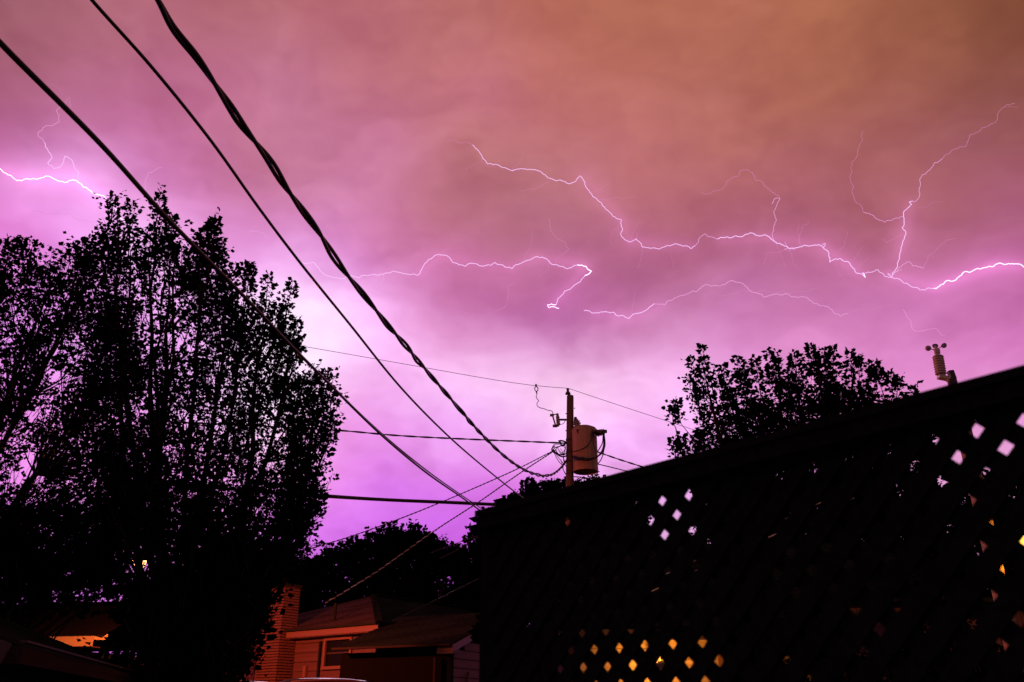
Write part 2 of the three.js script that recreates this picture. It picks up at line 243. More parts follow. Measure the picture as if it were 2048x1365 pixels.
// o: d metres ahead, outline [px, py] of the crown, shoots (tips that stand out of it), trunk foot, stems, twigs per square metre of outline
function makeTree(o) {
  const rnd = rng(o.seed), d = o.d, toXY = ([px, py]) => { const p = at(px, py + (py < 1100 ? o.lower || 0 : 0), d); return [p.x, p.y]; };
  const poly = o.outline.map(toXY), xs = poly.map((p) => p[0]), ys = poly.map((p) => p[1]), x0 = Math.min(...xs), x1 = Math.max(...xs), y0 = Math.min(...ys), y1 = Math.max(...ys);
  const fx = at(o.foot, 1300, d).x, base = V(fx, rise(fx, -d) - 0.1, -d), root = thing(o.name, o.label, o.category || 'tree', base, 0, o.group);
  const pos = [], nor = [], leaf = o.leaf, wood = new MB(), stems = [];
  const c = V(), L = V(), S = V(), N = V(), tmp = V();
  function addLeaf(p, dir, len) { // a folded blade with two faces on each side of the midrib
    L.copy(dir).normalize(); S.set(rnd() - 0.5, rnd() - 0.5, rnd() - 0.5).cross(L).normalize(); N.copy(L).cross(S);
    const w = len * (0.36 + rnd() * 0.14), f = len * 0.12, a = p, m1 = tmp.copy(p).addScaledVector(L, len * 0.42), lx = m1.x + S.x * w + N.x * f, ly = m1.y + S.y * w + N.y * f, lz = m1.z + S.z * w + N.z * f, rx = m1.x - S.x * w + N.x * f, ry = m1.y - S.y * w + N.y * f, rz = m1.z - S.z * w + N.z * f, tx = p.x + L.x * len, ty = p.y + L.y * len, tz = p.z + L.z * len;
    pos.push(a.x, a.y, a.z, lx, ly, lz, tx, ty, tz, a.x, a.y, a.z, tx, ty, tz, rx, ry, rz);
    for (let k = 0; k < 3; k++) nor.push(N.x - S.x * 0.3, N.y - S.y * 0.3, N.z - S.z * 0.3); for (let k = 0; k < 3; k++) nor.push(N.x + S.x * 0.3, N.y + S.y * 0.3, N.z + S.z * 0.3);
  }
  const hidden = (p) => { if (!o.gaps) return false; for (const [gx, gy, r] of o.gaps) { const q = at(gx, gy, -p.z), s = r * -p.z / FPX * 1.03; if (Math.hypot(p.x - q.x, p.y - q.y) < s * (0.75 + 0.5 * rnd())) return rnd() < 0.93; } return false; };
  function twig(a, b, n, spread, size) { // leaves in a spray along a to b
    const dir = b.clone().sub(a), len = dir.length(); dir.normalize();
    for (let i = 0; i < n; i++) {
      const t = Math.pow(rnd(), 0.8), ang = rnd() * 6.283; c.copy(a).lerp(b, t);
      const side = V(Math.cos(ang), (rnd() - 0.45) * 0.9, Math.sin(ang)); const r = spread * (1 - 0.6 * t) * Math.sqrt(rnd()); c.addScaledVector(side, r);
      if (hidden(c)) continue;
      side.y -= 0.35; side.addScaledVector(dir, 0.55); addLeaf(c, side, size * (0.5 + rnd() * 0.8));
    }
  }
  // stems
  const up = o.stemTips.map((t) => at(t[0], t[1] + (o.lower || 0) + 260 / d, d));
  for (let i = 0; i < up.length; i++) {
    const tip = up[i]; tip.z += (rnd() - 0.5) * o.rz * 1.2; const top = tip.clone(), fork = base.clone().add(V((top.x - base.x) * 0.12, (top.y - base.y) * (o.fork || 0.2), 0)), pts = [];
    const k1 = base.clone().lerp(fork, 0.5); k1.x = base.x + (fork.x - base.x) * 0.3;
    const cur = new THREE.CatmullRomCurve3([base, k1, fork, fork.clone().lerp(top, 0.4).add(V((rnd() - 0.5) * 0.3 + (top.x - base.x) * 0.12, 0, (rnd() - 0.5) * 0.5)), fork.clone().lerp(top, 0.75).add(V((top.x - base.x) * 0.08, 0, (rnd() - 0.5) * 0.3)), top]);
    for (let k = 0; k <= 14; k++) { const p = cur.getPoint(k / 14); p.x += (rnd() - 0.5) * 0.09 + 0.16 * fbm(k * 0.35 + i * 3, o.seed, 0, 2); p.z += (rnd() - 0.5) * 0.09; pts.push(p); }
    const r0 = o.trunkR * (0.8 + rnd() * 0.3) / Math.sqrt(1 + 0.25 * (up.length - 1)); wood.tube(pts, (t) => Math.max(0.008, r0 * Math.pow(1 - t, 0.8) + 0.006), 7); stems.push(pts);
  }
  function toStem(p) { let best = null, bd = 1e9; for (const s of stems) for (let i = 3; i < s.length; i++) { const q = s[i]; if (q.y > p.y - 0.15) continue; const h = Math.hypot(q.x - p.x, q.z - p.z), dy = p.y - q.y, e = h + Math.abs(dy - h * 1.1) * 0.5; if (e < bd) { bd = e; best = q; } } return best; }
  function branch(p, r) { const q = toStem(p); if (!q) return; const m = q.clone().lerp(p, 0.5); m.y -= p.distanceTo(q) * 0.08; m.x += (rnd() - 0.5) * 0.1; const m2 = q.clone().lerp(p, 0.8); m2.x += (rnd() - 0.5) * 0.1; wood.tube([q, m, m2, p], (t) => r * (1.5 - t), 4); }
  // sprays through the crown
  const area = (() => { let s = 0; for (let i = 0, j = poly.length - 1; i < poly.length; j = i++) s += (poly[j][0] + poly[i][0]) * (poly[j][1] - poly[i][1]); return Math.abs(s) / 2; })();
  const n = Math.round(area * o.twigs); let placed = 0, tries = 0;
  while (placed < n && tries++ < n * 14) {
    const x = x0 + rnd() * (x1 - x0), y = y0 + rnd() * (y1 - y0); if (!inside(poly, x, y)) continue;
    const e = edgeDistance(poly, x, y), zz = (rnd() - 0.5) * 2 * Math.min(o.rz, 0.25 + e * 1.2), v = 0.5 + 1.6 * fbm(x * o.clump + o.seed, y * o.clump * 0.9, zz * o.clump, 3), th = typeof o.open === 'function' ? o.open(x, y, (y - y0) / (y1 - y0), (x - x0) / (x1 - x0)) : o.open;
    if (v < th) { placed += 0.15; continue; } placed++;
    const a = V(x, y, -d + zz), len = (o.len || 0.6) * (0.6 + rnd() * 0.8), lean = V((x - base.x) * 0.12 + (rnd() - 0.5) * 0.8, 0.55 + rnd() * 0.7, zz * 0.15 + (rnd() - 0.5) * 0.8).normalize(), b = a.clone().addScaledVector(lean, len);
    if (!inside(poly, b.x, b.y)) b.lerp(a, 0.25 + 0.5 * rnd());
    if (rnd() < (o.branchShare ?? 0.35)) branch(a, 0.007 + rnd() * 0.008); wood.tube([a, a.clone().lerp(b, 0.5), b], (t) => 0.005 * (1.3 - t), 3);
    twig(a, b, Math.round(o.perTwig * (0.6 + rnd() * 0.8)), o.spread || 0.16, leaf);
  }
  // larger leaves added deep inside the crown to block light
  if (o.fill) for (let k = 0, m = area * 4.2 / (leaf * leaf); k < m; k++) {
    const x = x0 + rnd() * (x1 - x0), y = y0 + rnd() * (y1 - y0); if (!inside(poly, x, y) || !o.fill((y - y0) / (y1 - y0), (x - x0) / (x1 - x0), x, y)) continue; const e = edgeDistance(poly, x, y); if (e < leaf * 2.4) continue;
    const p = V(x, y, -d + (rnd() - 0.5) * 1.4 * o.rz); if (hidden(p)) continue; addLeaf(p, V(rnd() - 0.5, rnd() * 0.6 - 0.5, rnd() - 0.5), leaf * (1.2 + rnd()));
  }
  // leaders that stand above the crown
  for (const [px, py, l, w] of o.shoots || []) {
    const tip = at(px, py, d + (rnd() - 0.5) * o.rz); const a = tip.clone().add(V((rnd() - 0.5) * 0.16 - (tip.x - base.x) * 0.06 * l, -l, (rnd() - 0.5) * 0.2));
    branch(a, 0.014); wood.tube([a, a.clone().lerp(tip, 0.5), tip], (t) => 0.011 * (1.15 - t), 4);
    const k = Math.round(l * (o.shootLeaves || 60) * (w || 1)); twig(a, tip, k, 0.17 * (w || 1), leaf * 1.1);
    for (let i = 0; i < 3; i++) { const p = a.clone().lerp(tip, 0.1 + 0.25 * i); twig(p, p.clone().add(V((rnd() - 0.5) * 0.5, 0.28, (rnd() - 0.5) * 0.5)), Math.round(k * 0.16), 0.07, leaf); }
    twig(tip.clone().add(V(0, -0.12, 0)), tip, 7, 0.06, leaf);
  }
  const g = new THREE.BufferGeometry(); g.setAttribute('position', new THREE.BufferAttribute(new Float32Array(pos), 3)); g.setAttribute('normal', new THREE.BufferAttribute(new Float32Array(nor), 3)); g.translate(-base.x, -base.y, -base.z);
  wood.build(o.trunkName || 'trunk', M.bark, root, base); const cr = mesh('crown', g, o.mat, root); cr.userData.kind = 'stuff';
  return pos.length / 18;
}
let leaves = 0;
const LAMPGAP = [[279, 1124, 27], [262, 1145, 10], [298, 1112, 14], [130, 1142, 13], [150, 1125, 8], [270, 1100, 10]];
leaves += makeTree({ name: 'maple_tree', label: 'open airy tree at the left edge with forked stems showing through thin leaves', seed: 11, d: 15, foot: -230, trunkR: 0.15, fork: 0.26, rz: 1.2, mat: LEAF.maple, leaf: 0.086, twigs: 80, perTwig: 17, len: 0.6, clump: 1.2, open: (x, y, v) => 0.47 - 0.2 * (v < 0.3) - 0.03 * v, branchShare: 0.4, fill: (v) => v < 0.25,
  outline: [[-240, 560], [-60, 530], [0, 522], [30, 505], [62, 510], [80, 580], [100, 545], [128, 560], [150, 540], [185, 505], [205, 520], [222, 560], [270, 640], [300, 900], [330, 1150], [200, 1200], [-240, 1215]],
  stemTips: [[20, 500], [70, 560], [150, 515], [200, 490], [110, 520], [250, 620], [-60, 540], [-140, 560]],
  shoots: [[8, 480, 0.8], [28, 482, 0.7], [44, 476, 0.7], [62, 478, 0.8], [80, 492, 0.9, 0.6], [106, 498, 0.7, 0.7], [128, 488, 0.9, 0.8], [150, 490, 0.8], [168, 476, 0.8], [182, 468, 0.9], [205, 472, 0.8], [-40, 490, 0.7], [20, 540, 0.7], [55, 560, 0.8], [120, 560, 0.8], [90, 600, 0.8], [160, 570, 0.8]], gaps: [[60, 935, 22], [30, 960, 16], [75, 960, 16], [15, 870, 18], [140, 960, 12], [130, 860, 14], [100, 700, 16], [120, 765, 18], [60, 830, 14], [200, 850, 15], [170, 1010, 14], [120, 1030, 10], [40, 740, 12], [228, 1098, 9], [235, 1105, 9], [222, 1104, 6], ...LAMPGAP] });
leaves += makeTree({ name: 'maple_tree', label: 'tall dense dark tree with upright leafy leaders, behind the leftmost overhead wire', seed: 23, d: 12.4, foot: 395, trunkR: 0.15, fork: 0.16, rz: 1.5, mat: LEAF.dark, leaf: 0.074, twigs: 122, perTwig: 17, len: 0.52, clump: 1.3, open: (x, y, v, u) => (v > 0.4 ? 0.3 + 0.24 * v : 0.14), branchShare: 0.16, fill: (v, u, x, y) => v < 0.24 + 0.35 * fbm(x * 0.9, y * 0.9, 3.3, 2),
  outline: [[195, 660], [212, 540], [226, 470], [242, 520], [262, 490], [282, 545], [300, 520], [318, 470], [332, 530], [348, 500], [368, 560], [390, 560], [408, 535], [432, 510], [448, 580], [470, 640], [496, 610], [515, 650], [535, 630], [555, 668], [580, 665], [597, 710], [580, 745], [582, 800], [598, 860], [622, 950], [630, 1010], [600, 1110], [560, 1170], [530, 1240], [505, 1380], [300, 1380], [240, 1220], [190, 1160], [180, 900]],
  stemTips: [[225, 440], [262, 450], [320, 440], [345, 520], [385, 520], [428, 480], [470, 620], [500, 590], [540, 600], [580, 620], [300, 560]],
  shootLeaves: 150, shoots: [[226, 392, 0.5, 0.7], [228, 420, 1.0], [264, 402, 0.5, 0.7], [262, 430, 1.0], [321, 386, 0.6, 0.75], [323, 420, 1.0], [345, 428, 0.8, 0.7], [303, 452, 0.8, 0.7], [395, 472, 0.7, 0.9], [408, 462, 0.8], [428, 437, 0.7, 0.9], [433, 440, 1.0, 0.9], [440, 480, 0.8], [382, 490, 0.8, 0.8], [492, 526, 0.5, 0.9], [502, 524, 0.8, 0.8], [468, 528, 0.9, 0.7], [537, 546, 0.7, 0.6], [586, 561, 0.8, 0.7], [597, 640, 0.6, 0.8], [214, 450, 0.9], [598, 690, 0.5, 0.7], [244, 465, 0.8], [362, 490, 0.8, 0.8], [284, 480, 0.7, 0.7], [520, 600, 0.6], [555, 610, 0.7], [572, 620, 0.6], [455, 560, 0.7], [340, 470, 0.7]], gaps: [[345, 600, 8], [410, 640, 9], [250, 590, 9], [520, 700, 10], [470, 690, 9], [310, 820, 8], [330, 1040, 7], [420, 760, 7], [380, 700, 7], [350, 640, 8], [455, 700, 7], [300, 700, 8], [280, 640, 9], [330, 905, 6], [470, 920, 5], [540, 930, 9], [555, 960, 8], ...LAMPGAP] });
leaves += makeTree({ name: 'maple_tree', label: 'slim leafy tree standing out on the right flank of the tall dense tree', seed: 37, d: 13.2, foot: 470, trunkR: 0.07, fork: 0.45, rz: 0.8, mat: LEAF.dark, leaf: 0.072, twigs: 125, perTwig: 17, len: 0.42, clump: 1.9, open: (x, y, v) => 0.24 + 0.1 * v, branchShare: 0.25, fill: (v) => v < 0.3,
  outline: [[576, 830], [594, 775], [622, 762], [645, 758], [662, 772], [670, 815], [662, 860], [655, 930], [646, 985], [632, 1040], [618, 1085], [614, 1125], [600, 1158], [560, 1172], [520, 1150], [560, 1050], [575, 950]],
  stemTips: [[655, 760], [610, 770], [668, 850], [640, 960]], shoots: [[652, 740, 0.5], [668, 750, 0.5, 0.8], [605, 750, 0.5, 0.8], [632, 760, 0.5, 0.7]] });
leaves += makeTree({ name: 'laurel_shrub', label: 'dense black shrub mass filling the bottom left below the trees', category: 'shrub', trunkName: 'stems', fill: () => true, seed: 41, d: 10.5, foot: 330, trunkR: 0.08, fork: 0.1, rz: 1.2, mat: LEAF.hedge, leaf: 0.085, twigs: 95, perTwig: 16, len: 0.5, clump: 1, open: 0.1, branchShare: 0.05, spread: 0.22,
  outline: [[200, 1330], [222, 1312], [262, 1298], [262, 1230], [290, 1205], [330, 1180], [345, 1060], [400, 1020], [470, 1040], [540, 1100], [545, 1160], [540, 1240], [490, 1300], [460, 1420], [200, 1420]], stemTips: [[300, 1190], [400, 1050], [480, 1060]] });
leaves += makeTree({ name: 'laurel_shrub', label: 'broad black shrub rising at the left edge behind the lowest dark roof', category: 'shrub', trunkName: 'stems', fill: () => true, seed: 43, d: 13.9, foot: 60, trunkR: 0.08, fork: 0.1, rz: 0.9, mat: LEAF.hedge, leaf: 0.095, twigs: 80, perTwig: 16, len: 0.5, clump: 1, open: 0.12, branchShare: 0.05, spread: 0.22,
  outline: [[-200, 1040], [-60, 1020], [40, 1060], [80, 1120], [130, 1160], [200, 1190], [270, 1170], [320, 1190], [330, 1252], [210, 1252], [30, 1250], [20, 1400], [-200, 1400]], stemTips: [[-60, 1040], [60, 1130], [-130, 1060]] });
leaves += makeTree({ name: 'round_tree', label: 'broad rounded dark tree behind the brick chimney, under the crossing wires', lower: 14, seed: 53, d: 42, foot: 780, trunkR: 0.3, fork: 0.2, rz: 3.5, fill: (v, u) => u < 0.85, mat: LEAF.far, leaf: 0.19, twigs: 62, perTwig: 17, len: 1, clump: 0.45, open: (x, y, v, u) => 0.08 + 0.16 * (u > 0.75), branchShare: 0.1, spread: 0.34, shootLeaves: 75,
  outline: [[420, 1260], [470, 1130], [560, 1120], [600, 1140], [628, 1134], [660, 1118], [690, 1102], [720, 1085], [760, 1062], [790, 1056], [830, 1060], [855, 1072], [880, 1090], [902, 1105], [920, 1130], [945, 1170], [960, 1260]],
  stemTips: [[700, 1100], [780, 1065], [840, 1080], [900, 1120], [640, 1130]],
  shoots: [[637, 1112, 1], [655, 1102, 1, 0.8], [684, 1090, 1, 0.9], [708, 1076, 1.2, 1.2], [722, 1084, 1], [737, 1066, 1, 0.5], [760, 1056, 1], [785, 1045, 1.3, 1.3], [800, 1056, 1], [834, 1053, 1.2, 1.4], [858, 1072, 1.2, 1.2], [880, 1086, 1.2, 1.4], [900, 1092, 1], [912, 1105, 1.2], [926, 1120, 1.2]] });
leaves += makeTree({ name: 'round_tree', label: 'dark tree whose leafy edge shows just left of the fence end', lower: 12, seed: 59, d: 36, foot: 1010, trunkR: 0.25, fork: 0.2, rz: 2.6, fill: () => true, mat: LEAF.far, leaf: 0.18, twigs: 56, perTwig: 17, len: 0.9, clump: 0.5, open: 0.2, branchShare: 0.1, spread: 0.32, shootLeaves: 75,
  outline: [[905, 1230], [925, 1130], [930, 1090], [950, 1062], [985, 1035], [1040, 1020], [1120, 1030], [1200, 1050], [1280, 1085], [1300, 1260], [905, 1260]],
  stemTips: [[950, 1070], [1040, 1030], [1150, 1040], [1230, 1070]], shoots: [[952, 1052, 1], [935, 1075, 1, 1.2], [925, 1102, 1], [962, 1050, 1, 1.3]] });
leaves += makeTree({ name: 'pointed_tree', label: 'dark tree with spiky tips behind the foot of the utility pole', lower: 12, seed: 61, d: 34, foot: 1120, trunkR: 0.22, fork: 0.2, rz: 2, fill: () => true, mat: LEAF.far, leaf: 0.17, twigs: 60, perTwig: 17, len: 0.8, clump: 0.6, open: 0.14, branchShare: 0.1, spread: 0.3, shootLeaves: 75,
  outline: [[990, 1040], [1020, 1004], [1048, 985], [1075, 976], [1110, 972], [1150, 972], [1190, 966], [1225, 975], [1262, 995], [1290, 1010], [1282, 1060], [1275, 1130], [990, 1130]],
  stemTips: [[1050, 985], [1110, 972], [1170, 972], [1230, 985]],
  shoots: [[1012, 995, 0.8, 1.2], [1025, 990, 0.8], [1048, 966, 0.8, 0.9], [1060, 958, 1, 1], [1070, 970, 0.8], [1084, 966, 0.8], [1096, 962, 0.8, 0.8], [1108, 963, 0.7], [1122, 962, 0.7, 0.8], [1166, 966, 0.7, 0.7], [1181, 954, 0.9, 1], [1192, 958, 0.8, 0.8], [1202, 956, 0.7, 0.7], [1000, 1010, 0.8]] });
leaves += makeTree({ name: 'maple_tree', label: 'dark tree with many upright leafy tips rising behind the fence at right', lower: 24, seed: 71, d: 18, foot: 1600, trunkR: 0.24, fork: 0.25, rz: 1.9, fill: (v, u, x, y) => v < 0.6 + 0.3 * fbm(x, y, 1, 2) && (u > 0.2), mat: LEAF.dark, leaf: 0.105, twigs: 92, perTwig: 18, len: 0.6, clump: 0.9, open: (x, y, v, u) => (v > 0.55 ? 0.3 : 0.2) + (u < 0.16 ? 0.14 : 0), branchShare: 0.3,
  shootLeaves: 120, outline: [[1345, 905], [1366, 872], [1356, 830], [1390, 838], [1392, 790], [1404, 750], [1418, 800], [1440, 800], [1456, 815], [1468, 760], [1484, 790], [1506, 770], [1530, 745], [1556, 770], [1580, 740], [1600, 738], [1625, 728], [1660, 748], [1690, 745], [1722, 762], [1740, 780], [1762, 810], [1790, 795], [1825, 815], [1850, 870], [1880, 1000], [1880, 1250], [1470, 1250], [1440, 1090], [1395, 1050], [1385, 1000], [1412, 965], [1370, 935]],
  stemTips: [[1400, 720], [1450, 750], [1478, 725], [1530, 715], [1620, 705], [1690, 720], [1745, 740], [1790, 770], [1370, 840], [1580, 720]],
  shoots: [[1402, 690, 0.6, 0.55], [1404, 715, 1.0, 0.75], [1383, 715, 0.8, 0.6], [1376, 752, 0.6, 0.7], [1428, 732, 0.8, 0.6], [1448, 732, 0.9, 0.65], [1474, 714, 1.0, 0.75], [1486, 745, 0.7, 0.8], [1510, 716, 0.9, 0.8], [1537, 700, 1.0, 0.75], [1553, 722, 0.6], [1590, 708, 0.6, 1.1], [1622, 692, 0.6, 1], [1645, 706, 0.5], [1666, 697, 0.6, 1], [1702, 704, 0.6, 1.1], [1718, 718, 0.5], [1748, 722, 0.7, 1.1], [1757, 738, 0.5, 1], [1780, 748, 0.5, 1], [1797, 758, 0.5, 0.9], [1822, 772, 0.5, 0.9], [1345, 815, 0.4, 0.8], [1352, 800, 0.5, 0.8], [1346, 880, 0.4, 0.8], [1362, 872, 0.5, 0.9]] });
leaves += makeTree({ name: 'garden_tree', label: 'low dark garden tree behind the right end of the lattice, below the weather station', fill: () => true, seed: 83, d: 12, foot: 1960, trunkR: 0.12, fork: 0.3, rz: 0.9, mat: LEAF.hedge, leaf: 0.11, twigs: 90, perTwig: 16, len: 0.5, clump: 1, open: 0.06, branchShare: 0.1, spread: 0.2,
  outline: [[1850, 1020], [1880, 990], [1930, 985], [1980, 960], [2040, 950], [2200, 930], [2200, 1260], [1860, 1260]], stemTips: [[1900, 1000], [1990, 975], [2100, 950]] });
leaves += makeTree({ name: 'garden_shrub', label: 'leafy shrub beside the orange lit wall, caught by the wall lantern', category: 'shrub', trunkName: 'stems', seed: 89, d: 11.2, foot: 1570, trunkR: 0.05, fork: 0.2, rz: 0.45, mat: LEAF.maple, leaf: 0.1, twigs: 70, perTwig: 15, len: 0.4, clump: 1.4, open: 0.2, branchShare: 0.2,
  outline: [[1470, 1300], [1480, 1262], [1540, 1250], [1640, 1245], [1690, 1260], [1690, 1460], [1500, 1460], [1478, 1370]], stemTips: [[1500, 1265], [1570, 1255], [1640, 1255]] });
leaves += makeTree({ name: 'garden_shrub', label: 'low dark shrub before the dim red shed wall at lower right', category: 'shrub', trunkName: 'stems', fill: () => true, seed: 101, d: 9.6, foot: 1850, trunkR: 0.04, fork: 0.2, rz: 0.4, mat: LEAF.hedge, leaf: 0.09, twigs: 90, perTwig: 16, len: 0.35, clump: 1.4, open: 0.12, branchShare: 0.1,
  outline: [[1815, 1290], [1832, 1225], [1880, 1195], [1935, 1215], [1948, 1310], [1990, 1320], [2080, 1300], [2080, 1460], [1640, 1460], [1660, 1330], [1740, 1310], [1775, 1320]], stemTips: [[1880, 1210], [1740, 1330], [1930, 1250]] });
leaves += makeTree({ name: 'laurel_shrub', label: 'dark shrub growing behind the left end of the lattice fence', category: 'shrub', trunkName: 'stems', fill: () => true, seed: 97, d: 10, foot: 1080, trunkR: 0.05, fork: 0.2, rz: 0.6, mat: LEAF.hedge, leaf: 0.12, twigs: 75, perTwig: 16, len: 0.45, clump: 1, open: 0.12, branchShare: 0.1, spread: 0.2,
  outline: [[985, 1070], [1040, 1050], [1110, 1060], [1128, 1120], [1125, 1240], [1110, 1420], [990, 1420]], stemTips: [[1020, 1070], [1090, 1070]] });
console.log('leaves', leaves);

// ---------------------------------------------------------------- house with brick chimney
function frameOf(A, B) { // local axes of a wall from A (left, seen from outside) to B: x along it, y up, z outward
  const x = V(B.x - A.x, 0, B.z - A.z).normalize(), z = V(-x.z, 0, x.x); if (z.dot(V(-A.x, 0, -A.z)) < 0) z.negate();
  return { x, z, turn: Math.atan2(-x.z, x.x) };
}
{
  const A = at(550, 1262, 28), C = at(735, 1247, 25.5), fr = frameOf(A, C), gy = 0.7, eave = (A.y + C.y) / 2 - gy;
  const o = V(C.x, gy, C.z), h = thing('brick_chimney_house', 'pale sided house with hipped roof and tall brick chimney, lit red', 'house', o, fr.turn);
  // local: x along the end wall (0 at its right corner, left is negative), z outward to the left front; the house runs towards -z
  const Wd = 7.6, Ln = 12, ov = 0.45, eh = eave, rh = 1.42;
  const core = new MB(); core.box(V(-Wd / 2, eh / 2 - 0.1, -Ln / 2 - 0.42), [Wd - 0.1, eh - 0.1, Ln - 0.1]); core.build('wall', M.siding, h);
  const bw = 0.27; let yb = 0.02; const shapes = {};
  const bz = -ov + 0.06;
  while (yb < eh - 0.1) { // boards of the end wall, left out at the window
    const hh = Math.min(bw, eh - 0.05 - yb); const win = yb + hh > 2.02 && yb < 2.78;
    for (const [a, b] of win ? [[-Wd, -2.14], [-1.0, 0]] : [[-Wd, 0]]) { const g = new MB(); g.box(V((a + b) / 2, yb + hh / 2, bz), [b - a, hh - 0.012, 0.035], new THREE.Quaternion().setFromAxisAngle(V(1, 0, 0), -0.05)); g.build('siding_board', M.siding, h); }
    yb += bw;
  }
  const hip = new MB(), e = ov, yE = eh, P = (x, y, z) => V(x, y, z);
  const c0 = P(-Wd - e, yE, 0), c1 = P(e, yE, 0), r0 = P(-Wd / 2, yE + rh, -Wd / 2), r1 = P(-Wd / 2, yE + rh, -Ln + Wd / 2), c2 = P(e, yE, -Ln - e), c3 = P(-Wd - e, yE, -Ln - e);
  const roof = new MB(); roof.slab([c0, c1, r0], 0.06); const rf = roof.build('roof', M.shingle, h);  // lamplit end in lighter shingle than the slopes, light put into the colour
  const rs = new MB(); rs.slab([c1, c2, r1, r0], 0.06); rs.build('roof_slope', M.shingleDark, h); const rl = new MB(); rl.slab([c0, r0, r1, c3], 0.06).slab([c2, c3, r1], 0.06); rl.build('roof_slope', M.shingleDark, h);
  const cap = new MB(); cap.bar(c1.clone().add(V(0, 0.03, 0)), r0.clone().add(V(0, 0.03, 0)), 0.2, 0.04).bar(r0.clone().add(V(0, 0.04, 0)), r1.clone().add(V(0, 0.04, 0)), 0.22, 0.04); cap.build('ridge_cap', M.shingleDark, rf);
  const fa = new MB(); fa.box(V(-Wd / 2, yE - 0.14, 0.012), [Wd + 2 * e - 0.002, 0.2, 0.024]); fa.build('fascia', M.trim, h);
  const so = new MB(); so.box(V(-Wd / 2, yE - 0.25, -e / 2 - 0.02), [Wd + 2 * e - 0.05, 0.02, e]); so.build('soffit', M.trim, h);
  const gt = new MB(); gt.box(V(-Wd / 2, yE - 0.035, 0.075), [Wd + 2 * e, 0.07, 0.09]); gt.build('gutter', M.dark, h);
  const dp = new MB(); dp.box(V(-2.32, eh / 2 - 0.2, bz + 0.07), [0.07, eh - 0.35, 0.06]); dp.build('downspout', M.dark, h);
  const pp = new MB(); pp.box(V(-2.9, eh / 2 - 0.5, bz + 0.08), [0.11, eh - 1.1, 0.09]); pp.build('corner_board', M.trim, h);
  const w = new MB(); for (const [x, y, sx, sy] of [[-1.57, 2.8, 1.2, 0.1], [-1.57, 1.98, 1.26, 0.09], [-2.14, 2.39, 0.09, 0.72], [-1.0, 2.39, 0.09, 0.72]]) w.box(V(x, y, bz + 0.04), [sx, sy, 0.07]); const wf = w.build('window_frame', M.trim, h);
  const pn = new MB(); pn.box(V(-1.57, 2.39, bz - 0.04), [1.06, 0.8, 0.012]); pn.build('pane', new THREE.MeshPhysicalMaterial({ color: col(0.008, 0.008, 0.009), roughness: 0.35, specularIntensity: 0.35 }), wf); const mn = new MB(); mn.box(V(-1.57, 2.39, bz - 0.02), [1.05, 0.035, 0.03]); mn.build('sash', M.trimDim, wf);
  const vp = new MB(); vp.cyl(V(-2.1, eh + 0.2, -0.6), V(-2.1, eh + 0.75, -0.6), 0.05); vp.build('vent_pipe', M.dark, h);
  // chimney: a mortar core with single bricks standing proud of it
  const ch = thing('brick_chimney', 'red brick chimney rising beside the eave, left edge hidden by leaves', 'chimney', o, fr.turn);
  const cx = -4.02, cw = 0.98, cd = 0.62, z0 = -ov + 0.1, ctop = at(585, 1165, 27).y - gy;
  const up = 0.86; const mc = new MB(); mc.box(V(cx, eh / 2, z0 + cd / 2), [cw - 0.05, eh, cd - 0.05]).box(V(cx + (cw - up) / 2, eh + (ctop - eh) / 2, z0 + cd / 2), [up - 0.05, ctop - eh, cd - 0.05]); mc.build('mortar', M.mortar, ch);
  const bk = new MB(); const rb = rng(5); let row = 0;
  for (let y = 0.03; y < ctop - 0.08; y += 0.082, row++) {
    const wide = y < eh ? cw : up, right = cx + cw / 2, left = right - wide;
    for (let x = left - (row % 2 ? 0.11 : 0); x < right - 0.03; x += 0.22) { const a = Math.max(left, x), b = Math.min(right, x + 0.208); if (b - a > 0.04) for (const zz of [z0 + cd - 0.03 + rb() * 0.006]) bk.box(V((a + b) / 2, y + 0.033, zz), [b - a, 0.054, 0.06]); }
    for (let z = z0 - (row % 2 ? 0 : 0.11); z < z0 + cd - 0.1; z += 0.22) { const a = Math.max(z0, z), b = Math.min(z0 + cd - 0.06, z + 0.208); if (b - a > 0.04) for (const xx of [right - 0.03 + rb() * 0.006, left + 0.03 - rb() * 0.006]) bk.box(V(xx, y + 0.033, (a + b) / 2), [0.06, 0.054, b - a]); }
  }
  bk.build('bricks', M.brick, ch).userData.kind = 'stuff';
  const cc = new MB(); cc.box(V(cx + (cw - up) / 2, ctop - 0.02, z0 + cd / 2), [up + 0.08, 0.09, cd + 0.08]); cc.build('chimney_cap', M.dark, ch);
}
